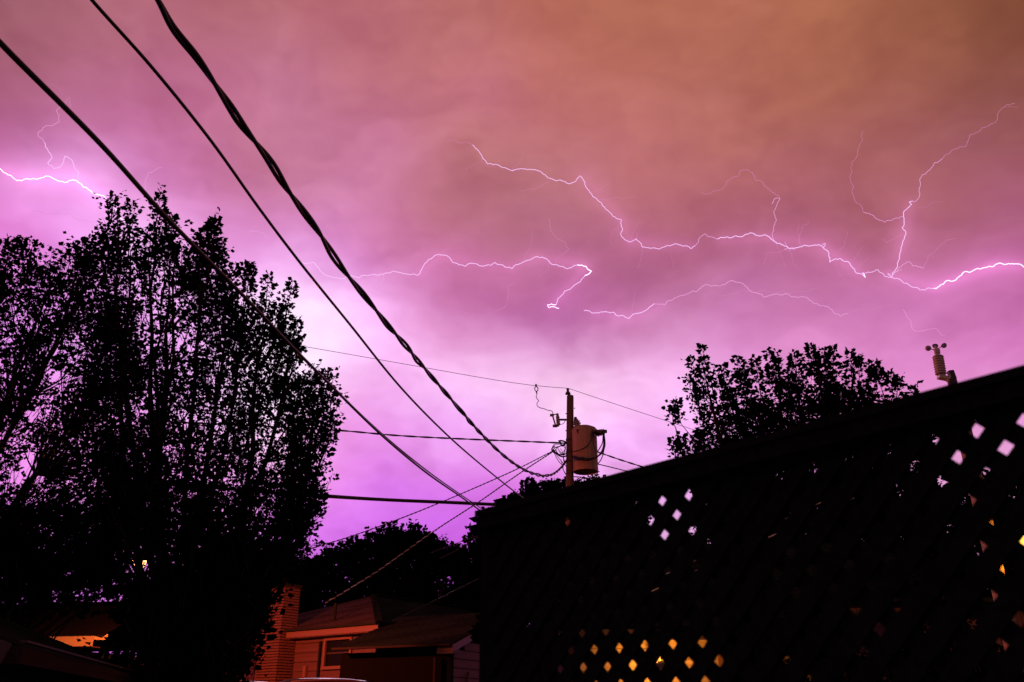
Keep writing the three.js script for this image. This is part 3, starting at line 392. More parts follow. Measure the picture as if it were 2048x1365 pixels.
// ---------------------------------------------------------------- garage in front of it
{
  const A = at(668, 1295, 23.5), B = at(905, 1288, 22), gy = 0.7, fr = frameOf(A, B), eh = (A.y + B.y) / 2 - gy, o = V(B.x, gy, B.z), L = Math.hypot(B.x - A.x, B.z - A.z);
  const g = thing('garage', 'dark roofed garage with a sided gable end, before the brick chimney house', 'garage', o, fr.turn);
  const D = 6.4, sl = 0.33, e = 0.35, ry = eh + (D / 2) * sl;
  const core = new MB(); core.box(V(-L / 2 - 0.2, eh / 2 - 0.06, -D / 2 - e / 2), [L - 0.3, eh - 0.12, D - e - 0.1]); core.build('wall', matt(col(0.006, 0.005, 0.005)), g);  // shade on the garage front is put into this near-black wall colour
  const rp = (x, z) => V(x, ry - Math.abs(z + D / 2) * sl, z);
  const r1 = new MB(); r1.slab([rp(-L, 0.02), rp(0, 0.02), rp(0, -D / 2), rp(-L, -D / 2)], 0.05); r1.build('roof', M.shingleDark, g); const r2 = new MB(); r2.slab([rp(-L, -D / 2), rp(0, -D / 2), rp(0, -D), rp(-L, -D)], 0.05); r2.build('roof', M.shingleDark, g);
  const gt = new MB(); gt.box(V(-L / 2, eh - 0.04, 0.08), [L - 0.02, 0.05, 0.09]); gt.build('gutter', M.gutter, g);
  const rk = new MB(); rk.bar(rp(0.015, 0.02).add(V(0, -0.12, 0)), rp(0.015, -D / 2).add(V(0, -0.12, 0)), 0.03, 0.16).bar(rp(0.015, -D / 2).add(V(0, -0.12, 0)), rp(0.015, -D).add(V(0, -0.12, 0)), 0.03, 0.16); rk.build('rake_board', M.trim, g);
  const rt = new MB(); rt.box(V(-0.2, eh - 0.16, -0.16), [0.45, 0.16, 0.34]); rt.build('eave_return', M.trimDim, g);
  const bx = -0.22; for (let y = 0.05; y < ry - 0.25; y += 0.215) { const over = Math.max(0, y + 0.2 - eh + 0.12), z0 = -e - over / sl, z1 = -D + e + over / sl; if (z0 - z1 < 0.3) break; const b = new MB(); b.box(V(bx, y + 0.105, (z0 + z1) / 2), [0.04, 0.2, z0 - z1], new THREE.Quaternion().setFromAxisAngle(V(0, 0, 1), 0.06)); b.build('siding_board', M.sidingGarage, g); }
  const cb = new MB(); cb.box(V(-0.2, eh / 2 - 0.1, -e + 0.06), [0.12, eh - 0.2, 0.1]); cb.build('corner_board', M.dark, g);
  const dp = new MB(); dp.box(V(-0.62, eh / 2 - 0.15, -e + 0.1), [0.07, eh - 0.3, 0.06]); dp.build('downspout', M.gutter, g);
  const bp = new MB(); bp.tube([V(bx + 0.05, 0.1, -1.0), V(bx + 0.06, 1.0, -1.02), V(bx + 0.06, 1.7, -1.2)], 0.03, 6); bp.build('conduit', M.trim, g);
}
// ---------------------------------------------------------------- house far left whose eave catches the street lamp
{
  const A = at(60, 1269, 24), B = at(188, 1269, 23.6), gy = 0.7, fr = frameOf(A, B), o = V(B.x, gy, B.z), L = 6, eh = B.y - gy;
  const h = thing('dark_house', 'house at far left with one orange lit eave board showing under the trees', 'house', o, fr.turn);
  const w = new MB(); w.box(V(-L / 2 - 0.2, eh / 2 - 0.2, -3.0), [L - 0.4, eh - 0.4, 5]); w.build('wall', M.dark, h);
  const f = new MB(); f.box(V(-L / 2, -0.15 + eh, 0), [L, 0.3, 0.03]); f.build('fascia', M.cream, h);
  const f2 = new MB(); f2.bar(V(0.012, eh - 0.07, -0.01), V(0.3, eh - 0.07, -0.16), 0.03, 0.14); f2.build('gutter_end', M.cream, h);
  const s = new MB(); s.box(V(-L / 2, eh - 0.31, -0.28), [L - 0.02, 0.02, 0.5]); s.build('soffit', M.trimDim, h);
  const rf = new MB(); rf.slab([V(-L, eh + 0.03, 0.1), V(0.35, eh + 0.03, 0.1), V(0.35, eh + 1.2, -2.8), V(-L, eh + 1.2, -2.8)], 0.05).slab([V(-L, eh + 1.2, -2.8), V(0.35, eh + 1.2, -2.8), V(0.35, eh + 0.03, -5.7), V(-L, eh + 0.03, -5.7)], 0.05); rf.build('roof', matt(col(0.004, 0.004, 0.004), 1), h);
  const br = new MB(); br.box(V(-0.75, eh - 0.36, -0.02), [0.22, 0.08, 0.08]).box(V(-0.95, eh - 0.42, -0.01), [0.16, 0.08, 0.09]); br.build('bracket', M.trim, h);
}
// ---------------------------------------------------------------- low dark roof at the lower left
{
  const A = at(10, 1262, 6), B = at(312, 1364, 12.6), gy = 0.02, o = V(A.x, gy, A.z), ey = (A.y + B.y) / 2 - gy - 0.06, Wd = 4.6, sl = 0.36;
  const dir = V(B.x - A.x, 0, B.z - A.z), L = dir.length(); dir.normalize();
  const s = thing('shed', 'low shed at lower left, its dim gutter board sloping down out of frame', 'shed', o, Math.atan2(-dir.x, -dir.z));
  // local: -z runs away along the gutter, +x is the side seen from the camera, the roof rises towards -x
  const rp = (x, z) => V(x, ey + 0.05 - Math.abs(x) * sl + (x < -Wd / 2 ? 0 : 0), z), top = (k) => V(-Wd / 2, ey + 0.05 + Wd / 2 * sl, k);
  const w = new MB(); w.box(V(-Wd / 2, ey / 2 - 0.03, -L / 2), [Wd - 0.4, ey - 0.06, L - 0.3]); w.build('wall', M.dark, s);
  const r1 = new MB(); r1.slab([V(0.02, ey + 0.03, 0.05), V(0.02, ey + 0.03, -L), top(-L), top(0.05)], 0.05); r1.build('roof', M.shingleDark, s); const r2 = new MB(); r2.slab([V(-Wd, ey + 0.03, 0.05), V(-Wd, ey + 0.03, -L), top(-L), top(0.05)], 0.05); r2.build('roof', M.shingleDark, s);
  const gt = new MB(); gt.box(V(0.08, ey - 0.05, -L / 2), [0.11, 0.11, L]); gt.build('gutter', matt(col(0.05, 0.03, 0.03), 0.7, { map: bl }), s);
  const dr = new MB(); dr.box(V(0.13, ey + 0.035, -L / 2), [0.05, 0.014, L]); dr.build('drip_edge', M.trimDim, s);
  const rk = new MB(); rk.bar(V(0.06, ey - 0.05, 0.08), top(0.08).add(V(0, -0.08, 0)), 0.03, 0.13).bar(top(0.08).add(V(0, -0.08, 0)), V(-Wd - 0.04, ey - 0.05, 0.08), 0.03, 0.13); rk.build('rake_board', M.trimDim, s);
  const rc = new MB(); rc.bar(top(0.05).add(V(0, 0.03, 0)), top(-L).add(V(0, 0.03, 0)), 0.16, 0.03); rc.build('ridge_cap', M.trimDim, s);
}
// ---------------------------------------------------------------- houses behind the lattice
{
  const A = at(1160, 1262, 12), B = at(1700, 1262, 12), gy = rise(0, -12), o = V(A.x, gy, A.z), eh = A.y - gy, L = 5.6;
  const h = thing('sided_cottage', 'orange lit cottage with horizontal siding, seen through the lower lattice holes', 'house', o);
  const w = new MB(); w.box(V(L / 2, eh / 2, -1.9), [L, eh, 3.5]); w.build('wall', M.dark, h);
  for (let y = 0.02; y < eh - 0.05; y += 0.14) { const hh = Math.min(0.14, eh - y), b = new MB(); b.box(V(L / 2, y + hh / 2, -0.12), [L, hh - 0.006, 0.03], new THREE.Quaternion().setFromAxisAngle(V(1, 0, 0), -0.1)); b.build('siding_board', M.sidingB, h); }
  const rf = new MB(); rf.slab([V(-0.3, eh + 0.02, 0.32), V(L + 0.3, eh + 0.02, 0.32), V(L + 0.3, eh + 1.6, -2.4), V(-0.3, eh + 1.6, -2.4)], 0.06).slab([V(-0.3, eh + 1.6, -2.4), V(L + 0.3, eh + 1.6, -2.4), V(L + 0.3, eh, -5), V(-0.3, eh, -5)], 0.06); rf.build('roof', M.shingleDark, h);
  const fs = new MB(); fs.box(V(L / 2, eh - 0.08, 0.33), [L + 0.6, 0.13, 0.025]); fs.build('fascia', M.trimDim, h);
  const wf = new MB(); for (const [x, y, sx, sy] of [[2.15, eh - 0.22, 0.62, 0.06], [2.15, eh - 1.1, 0.62, 0.06], [1.87, eh - 0.66, 0.06, 0.82], [2.43, eh - 0.66, 0.06, 0.82]]) wf.box(V(x, y, -0.085), [sx, sy, 0.06]); const f = wf.build('window_frame', M.trim, h); const pn = new MB(); pn.box(V(2.15, eh - 0.66, -0.1), [0.5, 0.82, 0.02]); pn.build('pane', std(col(0.25, 0.17, 0.1), 0.5), f);
}
{
  const A = at(1690, 1207, 10.5), gy = rise(0, -10.5), o = V(A.x, gy, A.z), eh = A.y - gy, L = 6;
  const h = thing('board_shed', 'dim red shed wall seen through the lattice at lower right', 'shed', o);
  const w = new MB(); w.box(V(L / 2, eh / 2, -1.6), [L - 0.02, eh - 0.02, 3]); w.build('wall', M.dark, h);
  for (let k = 0; k < 40; k++) { const b = new MB(); b.box(V(k * 0.15 + 0.075, eh / 2, -0.08), [0.142, eh, 0.022]); b.build('wall_board', std(col(0.15 + 0.04 * rand(), 0.08, 0.085), 0.8, { map: gr }), h); }
  const rf = new MB(); rf.slab([V(-0.2, eh + 0.04, 0.2), V(L, eh + 0.04, 0.2), V(L, eh + 0.3, -3.2), V(-0.2, eh + 0.3, -3.2)], 0.05); rf.build('roof', M.shingleDark, h);
}
// ---------------------------------------------------------------- cars at the alley
function car(name, label, pos, turn, paint) {
  const c = thing(name, label, 'car', pos, turn, 'cars parked by the houses');
  const s = new THREE.Shape(); s.moveTo(-2.1, 0.35); s.lineTo(-2.15, 0.8); s.bezierCurveTo(-2.1, 0.95, -1.7, 1.0, -1.15, 1.05); s.lineTo(2.0, 1.05); s.bezierCurveTo(2.15, 1.0, 2.15, 0.6, 2.1, 0.35); s.closePath();
  const ex = (sh, w, bev) => { const g = new THREE.ExtrudeGeometry(sh, { depth: w - 2 * bev, bevelEnabled: true, bevelSize: bev, bevelThickness: bev, bevelSegments: 4, curveSegments: 12 }); g.translate(0, 0, -w / 2 + bev); return g; };
  mesh('body', plain(ex(s, 1.74, 0.08)), paint, c);
  const gs = new THREE.Shape(); gs.moveTo(-1.2, 1.0); gs.bezierCurveTo(-0.9, 1.3, -0.6, 1.5, -0.3, 1.53); gs.bezierCurveTo(0.4, 1.56, 1.0, 1.54, 1.5, 1.48); gs.bezierCurveTo(1.75, 1.35, 1.85, 1.2, 1.95, 1.0); gs.closePath();
  mesh('window_band', plain(ex(gs, 1.46, 0.1)), M.glass, c);
  const roof = new MB(); const prof = (t) => { const p = [[-1.22, 1.02], [-0.9, 1.27], [-0.6, 1.47], [-0.3, 1.565], [0.2, 1.6], [0.8, 1.605], [1.35, 1.57], [1.6, 1.47], [1.85, 1.22], [1.97, 1.02]]; return new THREE.CatmullRomCurve3(p.map((q) => V(q[0], q[1], 0))).getPoint(t); };
  const pts = []; for (let i = 0; i <= 24; i++) pts.push(prof(i / 24)); for (const z of [-0.71, 0.71]) roof.tube(pts.map((p) => V(p.x, p.y - 0.03, z * (1 - 0.08 * (p.y - 1)))), 0.055, 7); roof.box(V(0.45, 1.565, 0), [1.75, 0.06, 1.32]); roof.build('roof', paint, c);
  for (const x of [-1.35, 1.3]) for (const z of [-0.78, 0.78]) { const w = new MB(); w.lathe([[0.2, -0.1], [0.31, -0.1], [0.335, -0.06], [0.335, 0.06], [0.31, 0.1], [0.2, 0.1]], V(x, 0.335, z), 20, new THREE.Quaternion().setFromAxisAngle(V(1, 0, 0), Math.PI / 2)); const t = w.build('wheel', M.tyre, c); const r = new MB(); r.cyl(V(x, 0.335, z - 0.07), V(x, 0.335, z + 0.07), 0.2, 0.2, 14); r.build('rim', M.steel, t); }
  for (const z of [-0.6, 0.6]) { const l = new MB(); l.box(V(-2.13, 0.78, z), [0.08, 0.14, 0.3]); l.build('headlight', M.trim, c); }
  for (const z of [-0.85, 0.85]) { const m = new MB(); m.box(V(-0.95, 1.08, z * 1.08), [0.12, 0.12, 0.18]); m.build('mirror', paint, c); }
  return c;
}
{
  const p = at(628, 1358, 21.4), gy = p.y - 1.66; car('parked_car', 'parked car with a glinting red roof edge, below the pale house wall', V(p.x, gy, p.z), R(-12), M.carPaint);
  const q = at(448, 1343, 22.6), gq = q.y - 1.82; car('parked_car', 'parked grey car mostly behind the leaves, left of the brick chimney', V(q.x - 0.6, gq, q.z), R(-12), M.carGrey);
}

// ---------------------------------------------------------------- street lamp and the other lamps
const SODIUM = col(1, 0.13, 0.036), AMBER = col(1, 0.32, 0.03);
{
  const p = at(279, 1129, 20.3), gy = 0.7, base = V(p.x, gy, p.z), s = thing('street_lamp', 'glowing orange street lamp half hidden in the dark tree at left', 'street lamp', base);
  const y = p.y - gy, m = new MB(); m.cyl(V(1.5, 0, -0.4), V(1.5, y + 0.2, -0.4), 0.09, 0.06).tube([V(1.5, y + 0.1, -0.4), V(1.1, y + 0.32, -0.3), V(0.5, y + 0.32, -0.12), V(0, y + 0.24, 0)], 0.03, 6); m.build('post', M.lampMetal, s);
  const hd = new MB(); hd.lathe([[0.001, 0.2], [0.1, 0.19], [0.2, 0.1], [0.22, 0.06], [0.2, 0.06], [0.001, 0.12]], V(0, y, 0), 16); hd.build('lamp_head', M.lampMetal, s);
  const b = new MB(); b.ball(V(0, y, 0), 0.13, 12); b.build('bulb', glow(6, 2.6, 0.9), s);
  const l = new THREE.PointLight(SODIUM, 270, 0, 2); l.name = 'street_light'; l.position.set(0, y, 0); l.shadow.radius = 5; l.castShadow = true; s.add(l);
}
{
  const p = at(1326, 1311, 11.5), w = thing('wall_lantern', 'small glowing lantern on the cottage wall, behind the lowest lattice holes', 'lantern', p);
  const m = new MB(); m.box(V(0, 0.02, -0.24), [0.1, 0.2, 0.03]).bar(V(0, 0.08, -0.23), V(0, 0.1, 0), 0.02).lathe([[0.001, 0.13], [0.03, 0.11], [0.085, 0.06], [0.085, 0.05], [0.001, 0.05]], V(0, 0, 0), 10).cyl(V(0, -0.09, 0), V(0, -0.075, 0), 0.07, 0.07, 10); for (let k = 0; k < 4; k++) { const a = k * Math.PI / 2 + 0.5; m.bar(V(Math.cos(a) * 0.065, -0.08, Math.sin(a) * 0.065), V(Math.cos(a) * 0.07, 0.06, Math.sin(a) * 0.07), 0.01); } m.build('lantern_frame', M.lampMetal, w);
  const b = new MB(); b.ball(V(0, -0.015, 0), 0.035, 8); b.build('bulb', glow(4, 2, 0.3), w);
  const l = new THREE.PointLight(AMBER, 4.6, 0, 2); l.name = 'lantern_light'; l.position.set(0, -0.015, 0); l.shadow.radius = 1.7; l.castShadow = true; w.add(l);
}
{
  const p = at(2052, 1084, 8.25), gy = rise(0, -8.25), base = V(p.x, gy, p.z), s = thing('garden_lamp', 'amber garden lamp on a post behind the far right of the lattice', 'lamp', base), y = p.y - gy;
  const m = new MB(); m.cyl(V(0, 0, 0), V(0, y - 0.16, 0), 0.045, 0.035).cyl(V(0, y - 0.16, 0), V(0, y - 0.13, 0), 0.1, 0.1, 8); m.build('post', M.lampMetal, s);
  const h = new MB(); h.lathe([[0.001, 0.26], [0.03, 0.24], [0.15, 0.14], [0.15, 0.12], [0.001, 0.13]], V(0, y, 0), 8); for (let k = 0; k < 4; k++) { const a = k * Math.PI / 2 + 0.3; h.bar(V(Math.cos(a) * 0.09, y - 0.13, Math.sin(a) * 0.09), V(Math.cos(a) * 0.13, y + 0.13, Math.sin(a) * 0.13), 0.012); } h.build('lamp_head', M.lampMetal, s);
  const b = new MB(); b.ball(V(0, y, 0), 0.06, 10); b.build('bulb', glow(3, 1.6, 0.2), s);
  const l = new THREE.PointLight(AMBER, 3.6, 0, 2); l.name = 'garden_light'; l.position.set(0, y, 0); l.shadow.radius = 3; l.castShadow = true; s.add(l);
}

// ---------------------------------------------------------------- utility pole, transformer and what hangs on them
const PD = 28;
{
  const top = at(1140.5, 793, PD), low = at(1139.5, 975, PD), dirv = top.clone().sub(low), k = (0.7 - low.y) / dirv.y, foot = low.clone().addScaledVector(dirv, k), pole = thing('utility_pole', 'wooden utility pole carrying the grey transformer, rising behind the lattice fence', 'utility pole', foot);
  const H = new MB(); const pts = []; for (let i = 0; i <= 16; i++) pts.push(foot.clone().lerp(top, i / 16)); H.tube(pts, (t) => 0.165 - 0.045 * t, 14).cyl(top.clone().add(V(0, -0.01, 0)), top.clone().add(V(0, 0.015, 0)), 0.12, 0.112, 14); H.build('pole_shaft', M.pole, pole, foot);
  const pin = new MB(), ip = at(1136, 793, PD); pin.cyl(ip.clone().add(V(0, -0.35, 0.02)), ip.clone().add(V(0, 0.1, 0.02)), 0.018); pin.build('pin', M.steel, pole, foot);
  const ins = new MB(); ins.lathe([[0.001, 0.27], [0.05, 0.26], [0.055, 0.22], [0.04, 0.2], [0.045, 0.16], [0.085, 0.1], [0.1, 0.05], [0.085, 0.045], [0.03, 0.06], [0.001, 0.06]], ip.clone().add(V(0, 0.02, 0.02)), 16); ins.build('insulator', M.porcelain, pole, foot);
  for (const y of [880, 905]) { const c = at(1140, y, PD), b = new MB(); b.lathe([[0.135, -0.03], [0.145, -0.03], [0.145, 0.03], [0.135, 0.03]], c, 14); b.build('strap', M.steel, pole, foot); }
  for (const [px, py] of [[1149, 817], [1132, 841], [1132, 862], [1132, 921], [1149, 905], [1132, 828], [1149, 838]]) { const b = new MB(), p = at(px, py, PD - 0.02); b.cyl(p.clone().add(V(-0.02, 0, 0)), p.clone().add(V(0.02, 0, 0)), 0.018, 0.018, 6); b.build('bolt', M.steel, pole, foot); }
  const br = new MB(); br.bar(at(1147, 873, PD - 0.05), at(1156, 873, PD - 0.1), 0.08, 0.16).bar(at(1147, 932, PD - 0.05), at(1156, 932, PD - 0.1), 0.08, 0.16); br.build('bracket', M.steel, pole, foot);

  // transformer
  const tc = at(1171.5, 945, PD - 0.12), tt = at(1171.5, 860, PD - 0.12), r = at(1196.5, 900, PD).x - at(1171.5, 900, PD).x, hgt = tt.y - tc.y, T = thing('transformer', 'grey cylindrical transformer hanging on the right of the utility pole', 'transformer', tc);
  const b = new MB(); b.lathe([[r * 0.93, 0.03], [r * 0.955, 0], [r * 0.985, 0.01], [r, 0.05], [r, 0.12], [r * 0.99, 0.13], [r, hgt * 0.6], [r * 1.0, hgt - 0.1], [r * 1.015, hgt - 0.08], [r * 1.02, hgt - 0.03], [r * 0.98, hgt - 0.01]], V(0, 0, 0), 40); b.build('tank', M.tank, T);
  const bt = new MB(); bt.cyl(V(0, 0.03, 0), V(0, 0.035, 0), r * 0.94, r * 0.94, 36); bt.build('tank_bottom', M.tankDark, T);
  const ld = new MB(); ld.lathe([[r * 1.0, hgt - 0.012], [r * 0.95, hgt + 0.03], [r * 0.6, hgt + 0.1], [r * 0.2, hgt + 0.13], [0.001, hgt + 0.135]], V(0, 0, 0), 36).ball(V(0.02, hgt + 0.14, 0), 0.035, 8); ld.build('lid', M.tank, T);
  for (const a of [0.4, 2.2, 3.9]) { const m = new MB(), x = Math.cos(a) * r * 1.02, z = Math.sin(a) * r * 1.02; m.box(V(x, hgt - 0.16, z), [0.05, 0.12, 0.05]); m.build('lid_clamp', M.tankDark, T); }
  const np = new MB(); np.box(V(-r * 0.3, hgt * 0.24, r * 0.955), [0.13, 0.1, 0.012], new THREE.Quaternion().setFromAxisAngle(V(0, 1, 0), -0.3)); np.build('nameplate', M.steel, T);
  const lo = (px, py, dz = 0) => at(px, py, PD - 0.12 - dz).sub(tc);
  const bs = new MB(), b0 = lo(1157, 862), q = new THREE.Quaternion().setFromAxisAngle(V(0, 0, 1), 0.18); bs.lathe([[0.001, 0.42], [0.05, 0.41], [0.07, 0.36], [0.13, 0.33], [0.07, 0.3], [0.15, 0.25], [0.07, 0.22], [0.16, 0.16], [0.08, 0.12], [0.1, 0.06], [0.06, 0.0], [0.06, -0.12]], b0, 16, q); bs.build('bushing', M.porcelainGrey, T);
  const ca = new MB(); ca.cyl(lo(1151, 848), lo(1151, 835), 0.06, 0.05, 8).box(lo(1152, 842), [0.14, 0.1, 0.12]); ca.build('arrester', M.porcelain, T);
  for (const [px, py, dz] of [[1185, 866, 0.42], [1193, 868, 0.36], [1199, 866, 0.2]]) { const s = new MB(), p = lo(px, py, dz); s.lathe([[0.001, 0.22], [0.04, 0.22], [0.05, 0.18], [0.1, 0.17], [0.05, 0.13], [0.11, 0.11], [0.06, 0.07], [0.12, 0.05], [0.07, 0], [0.001, 0]], p, 12, new THREE.Quaternion().setFromUnitVectors(V(0, 1, 0), V(0.85, 0.05, 0.5).normalize())); s.box(p.clone().add(V(0.2, 0.01, 0.11)), [0.09, 0.1, 0.08]); s.build('secondary_bushing', M.porcelain, T); }
  const lead = (list, rr = 0.02) => { const c = new THREE.CatmullRomCurve3(list.map((v) => lo(v[0], v[1], v[2]))); const m = new MB(); m.tube(c.getPoints(26), rr, 5); m.build('lead', M.rubber, T); };
  lead([[1185, 866, 0.6], [1181, 882, 0.62], [1175, 892, 0.58], [1163, 899, 0.52], [1148, 904, 0.3]]);
  lead([[1188, 866, 0.6], [1187, 885, 0.62], [1190, 900, 0.56], [1193, 915, 0.5]], 0.014);
  lead([[1206, 866, 0.33], [1208, 885, 0.3], [1203, 905, 0.45], [1192, 916, 0.55], [1178, 921, 0.6], [1160, 920, 0.5], [1145, 914, 0.25]], 0.028);
  lead([[1208, 866, 0.3], [1210, 890, 0.28], [1205, 905, 0.42], [1195, 914, 0.52], [1180, 918, 0.58], [1160, 917, 0.5], [1143, 912, 0.22]], 0.022);
  lead([[1206, 866, 0.28], [1205, 886, 0.25], [1200, 896, 0.2], [1195, 904, 0.1]], 0.02);
  lead([[1208, 866, 0.28], [1208, 900, 0.2], [1202, 920, 0.15], [1196, 928, 0.05]], 0.018);

  // fuse cutout on the left of the pole
  const fp = at(1112, 840, PD - 0.05), F = thing('fuse_cutout', 'fuse cutout on a bracket at the left of the utility pole', 'fuse cutout', fp), lf = (px, py, dz = 0) => at(px, py, PD - 0.05 - dz).sub(fp);
  const a1 = new MB(); a1.bar(lf(1119, 840), lf(1133, 840), 0.05, 0.06).tube([lf(1120, 850), lf(1127, 848), lf(1131, 841)], 0.012, 4); a1.build('bracket', M.steel, F);
  const st = new MB(), pa = lf(1117, 852), pb = lf(1114.5, 826); const dq = pb.clone().sub(pa).normalize(); st.lathe([[0.03, 0], [0.06, 0.02], [0.075, 0.08], [0.05, 0.1], [0.08, 0.14], [0.05, 0.17], [0.08, 0.21], [0.055, 0.24], [0.07, 0.3], [0.05, 0.36], [0.045, 0.44], [0.001, 0.45]], pa, 12, new THREE.Quaternion().setFromUnitVectors(V(0, 1, 0), dq)); st.build('insulator', M.porcelainGrey, F);
  const fu = new MB(); fu.cyl(lf(1105, 831, 0.05), lf(1111, 851, 0.05), 0.028, 0.028, 8); fu.build('fuse_tube', M.porcelainGrey, F);
  const fh = new MB(); fh.box(lf(1104, 831), [0.14, 0.07, 0.08]).box(lf(1110, 852.5), [0.16, 0.08, 0.08]).bar(lf(1106, 828), lf(1103, 832), 0.03).bar(lf(1110, 853), lf(1118, 852), 0.05, 0.05).bar(lf(1105, 830), lf(1113, 829), 0.03, 0.03); fh.build('contacts', M.steel, F);

  // hot-line clamp and its jumper
  const cp = at(1072, 776, 27.4), K = thing('line_clamp', 'small looped clamp hanging from the thin top wire, left of the pole', 'clamp', cp), lk = (px, py) => at(px, py, 27.4).sub(cp);
  const c1 = new MB(); c1.box(lk(1072, 771), [0.06, 0.07, 0.06]).tube([lk(1072, 773), lk(1069.5, 776), lk(1070, 781), lk(1072.5, 784), lk(1076, 781), lk(1075.5, 776), lk(1072.5, 773)], 0.018, 5).cyl(lk(1073, 783), lk(1074, 790), 0.035, 0.012, 6); c1.build('clamp_body', M.steel, K);
  const cu = new THREE.CatmullRomCurve3([[1074, 789], [1072.5, 793], [1074, 798], [1077.5, 802], [1074.5, 806], [1074.5, 812], [1080, 816], [1088, 818], [1095, 821], [1104, 823], [1106, 828]].map((v, i) => at(v[0], v[1], 27.4 + i * 0.055))); const jm = new MB(); jm.tube(cu.getPoints(50), 0.012, 4); tag(jm.build('jumper_wire', M.wire), 'thin wavy jumper from the clamp on the top wire down to the fuse cutout', 'wire');
  // loose loops of cable where the drops meet the pole
  const bp = at(1118, 905, PD - 0.2), LB = thing('cable_tangle', 'tangle of looped cables on the left of the pole, beside the transformer', 'cables', bp), lb = (px, py, dz) => at(px, py, PD - 0.2 - (dz || 0)).sub(bp), rl = rng(7);
  const loop = (list, rr) => { const c = new THREE.CatmullRomCurve3(list.map((v) => lb(v[0], v[1], (rl() - 0.5) * 0.3))); const m = new MB(); m.tube(c.getPoints(30), rr, 5); m.build('cable_loop', M.rubber, LB); };
  loop([[1110, 892], [1104, 898], [1107, 905], [1116, 909], [1126, 910], [1132, 908]], 0.024); loop([[1106, 901], [1110, 896], [1118, 894], [1126, 890], [1132, 888]], 0.018); loop([[1106, 900], [1112, 906], [1119, 912], [1128, 914], [1133, 912]], 0.026);
  loop([[1114, 893], [1119, 903], [1122, 908], [1130, 899], [1126, 890]], 0.012); loop([[1118, 893], [1112, 900], [1118, 909], [1127, 908], [1130, 902], [1131, 893]], 0.014); loop([[1107, 903], [1113, 916], [1119, 925], [1125, 930], [1131, 926]], 0.013); loop([[1110, 905], [1115, 913], [1123, 923], [1127, 928]], 0.012); loop([[1126, 915], [1129, 925], [1126, 935], [1128, 943], [1132, 950]], 0.015); loop([[1122, 920], [1126, 938], [1130, 946], [1133, 950]], 0.011); loop([[1129, 905], [1127, 918], [1130, 930], [1133, 934]], 0.014);
  loop([[1120, 884], [1124, 892], [1131, 890]], 0.03); loop([[1117, 883], [1122, 882], [1132, 885]], 0.03); loop([[1104, 897], [1108, 890], [1118, 889], [1130, 886]], 0.012); loop([[1121, 898], [1125, 904], [1128, 911], [1123, 906], [1117, 901]], 0.01);
}

// ---------------------------------------------------------------- overhead wires
function linePoints(list, d0, d1, n = 90) { // points along a wire whose distance grows evenly with perspective
  const c = new THREE.CatmullRomCurve3(list.map((v) => V(v[0], v[1], 0)), false, 'centripetal'), pts = []; for (let i = 0; i <= n; i++) { const t = i / n, p = c.getPointAt(t); pts.push(at(p.x, p.y, 1 / ((1 - t) / d0 + t / d1))); } return pts;
}
function wire(name, label, pts, r, mat = M.rubber, category = 'wire', group) { const m = new MB(); m.tube(pts, r, 7); const o = m.build(name, mat, undefined, pts[0]); o.position.copy(pts[0]); return tag(o, label, category, group || 'cables and wires strung overhead'); }
function twisted(name, label, pts, strands, rad, rs, pitch, mats, loose, pitch1) { // strands laid round a line, named strand
  const o = thing(name, label, 'cable', pts[0], 0, 'cables and wires strung overhead'); const c = new THREE.CatmullRomCurve3(pts, false, 'centripetal'), len = c.getLength(), n = Math.min(2200, Math.round(len / (pitch1 || pitch) * 9));
  const base = c.getSpacedPoints(n), turns = [0]; for (let i = 1; i <= n; i++) turns.push(turns[i - 1] + len / n / (pitch1 ? pitch + (pitch1 - pitch) * Math.pow(i / n, 7) : pitch));
  for (let s = 0; s < strands; s++) {
    const q = []; for (let i = 0; i <= n; i++) { const t = base[Math.min(n, i + 1)].clone().sub(base[Math.max(0, i - 1)]).normalize(), x = V(0, 1, 0).cross(t).normalize(), y = t.clone().cross(x), u = i / n * len, lw = loose ? 1 + loose * Math.max(0, fbm(u * 0.42 + s * 0.2, s * 3.1, 0.5, 2) * 4 - 0.25) * (s !== 0 ? 1 : 0.15) : 1, a = turns[i] * 6.2832 + s / strands * 6.2832 + (loose ? fbm(u * 0.3, 4, 2, 2) * 3 : 0); q.push(base[i].clone().sub(pts[0]).addScaledVector(x, Math.cos(a) * rad * lw).addScaledVector(y, Math.sin(a) * rad * lw)); }
    const m = new MB(); m.tube(q, rs, 6); m.build('strand', mats[s % mats.length], o);
  }
  return o;
}
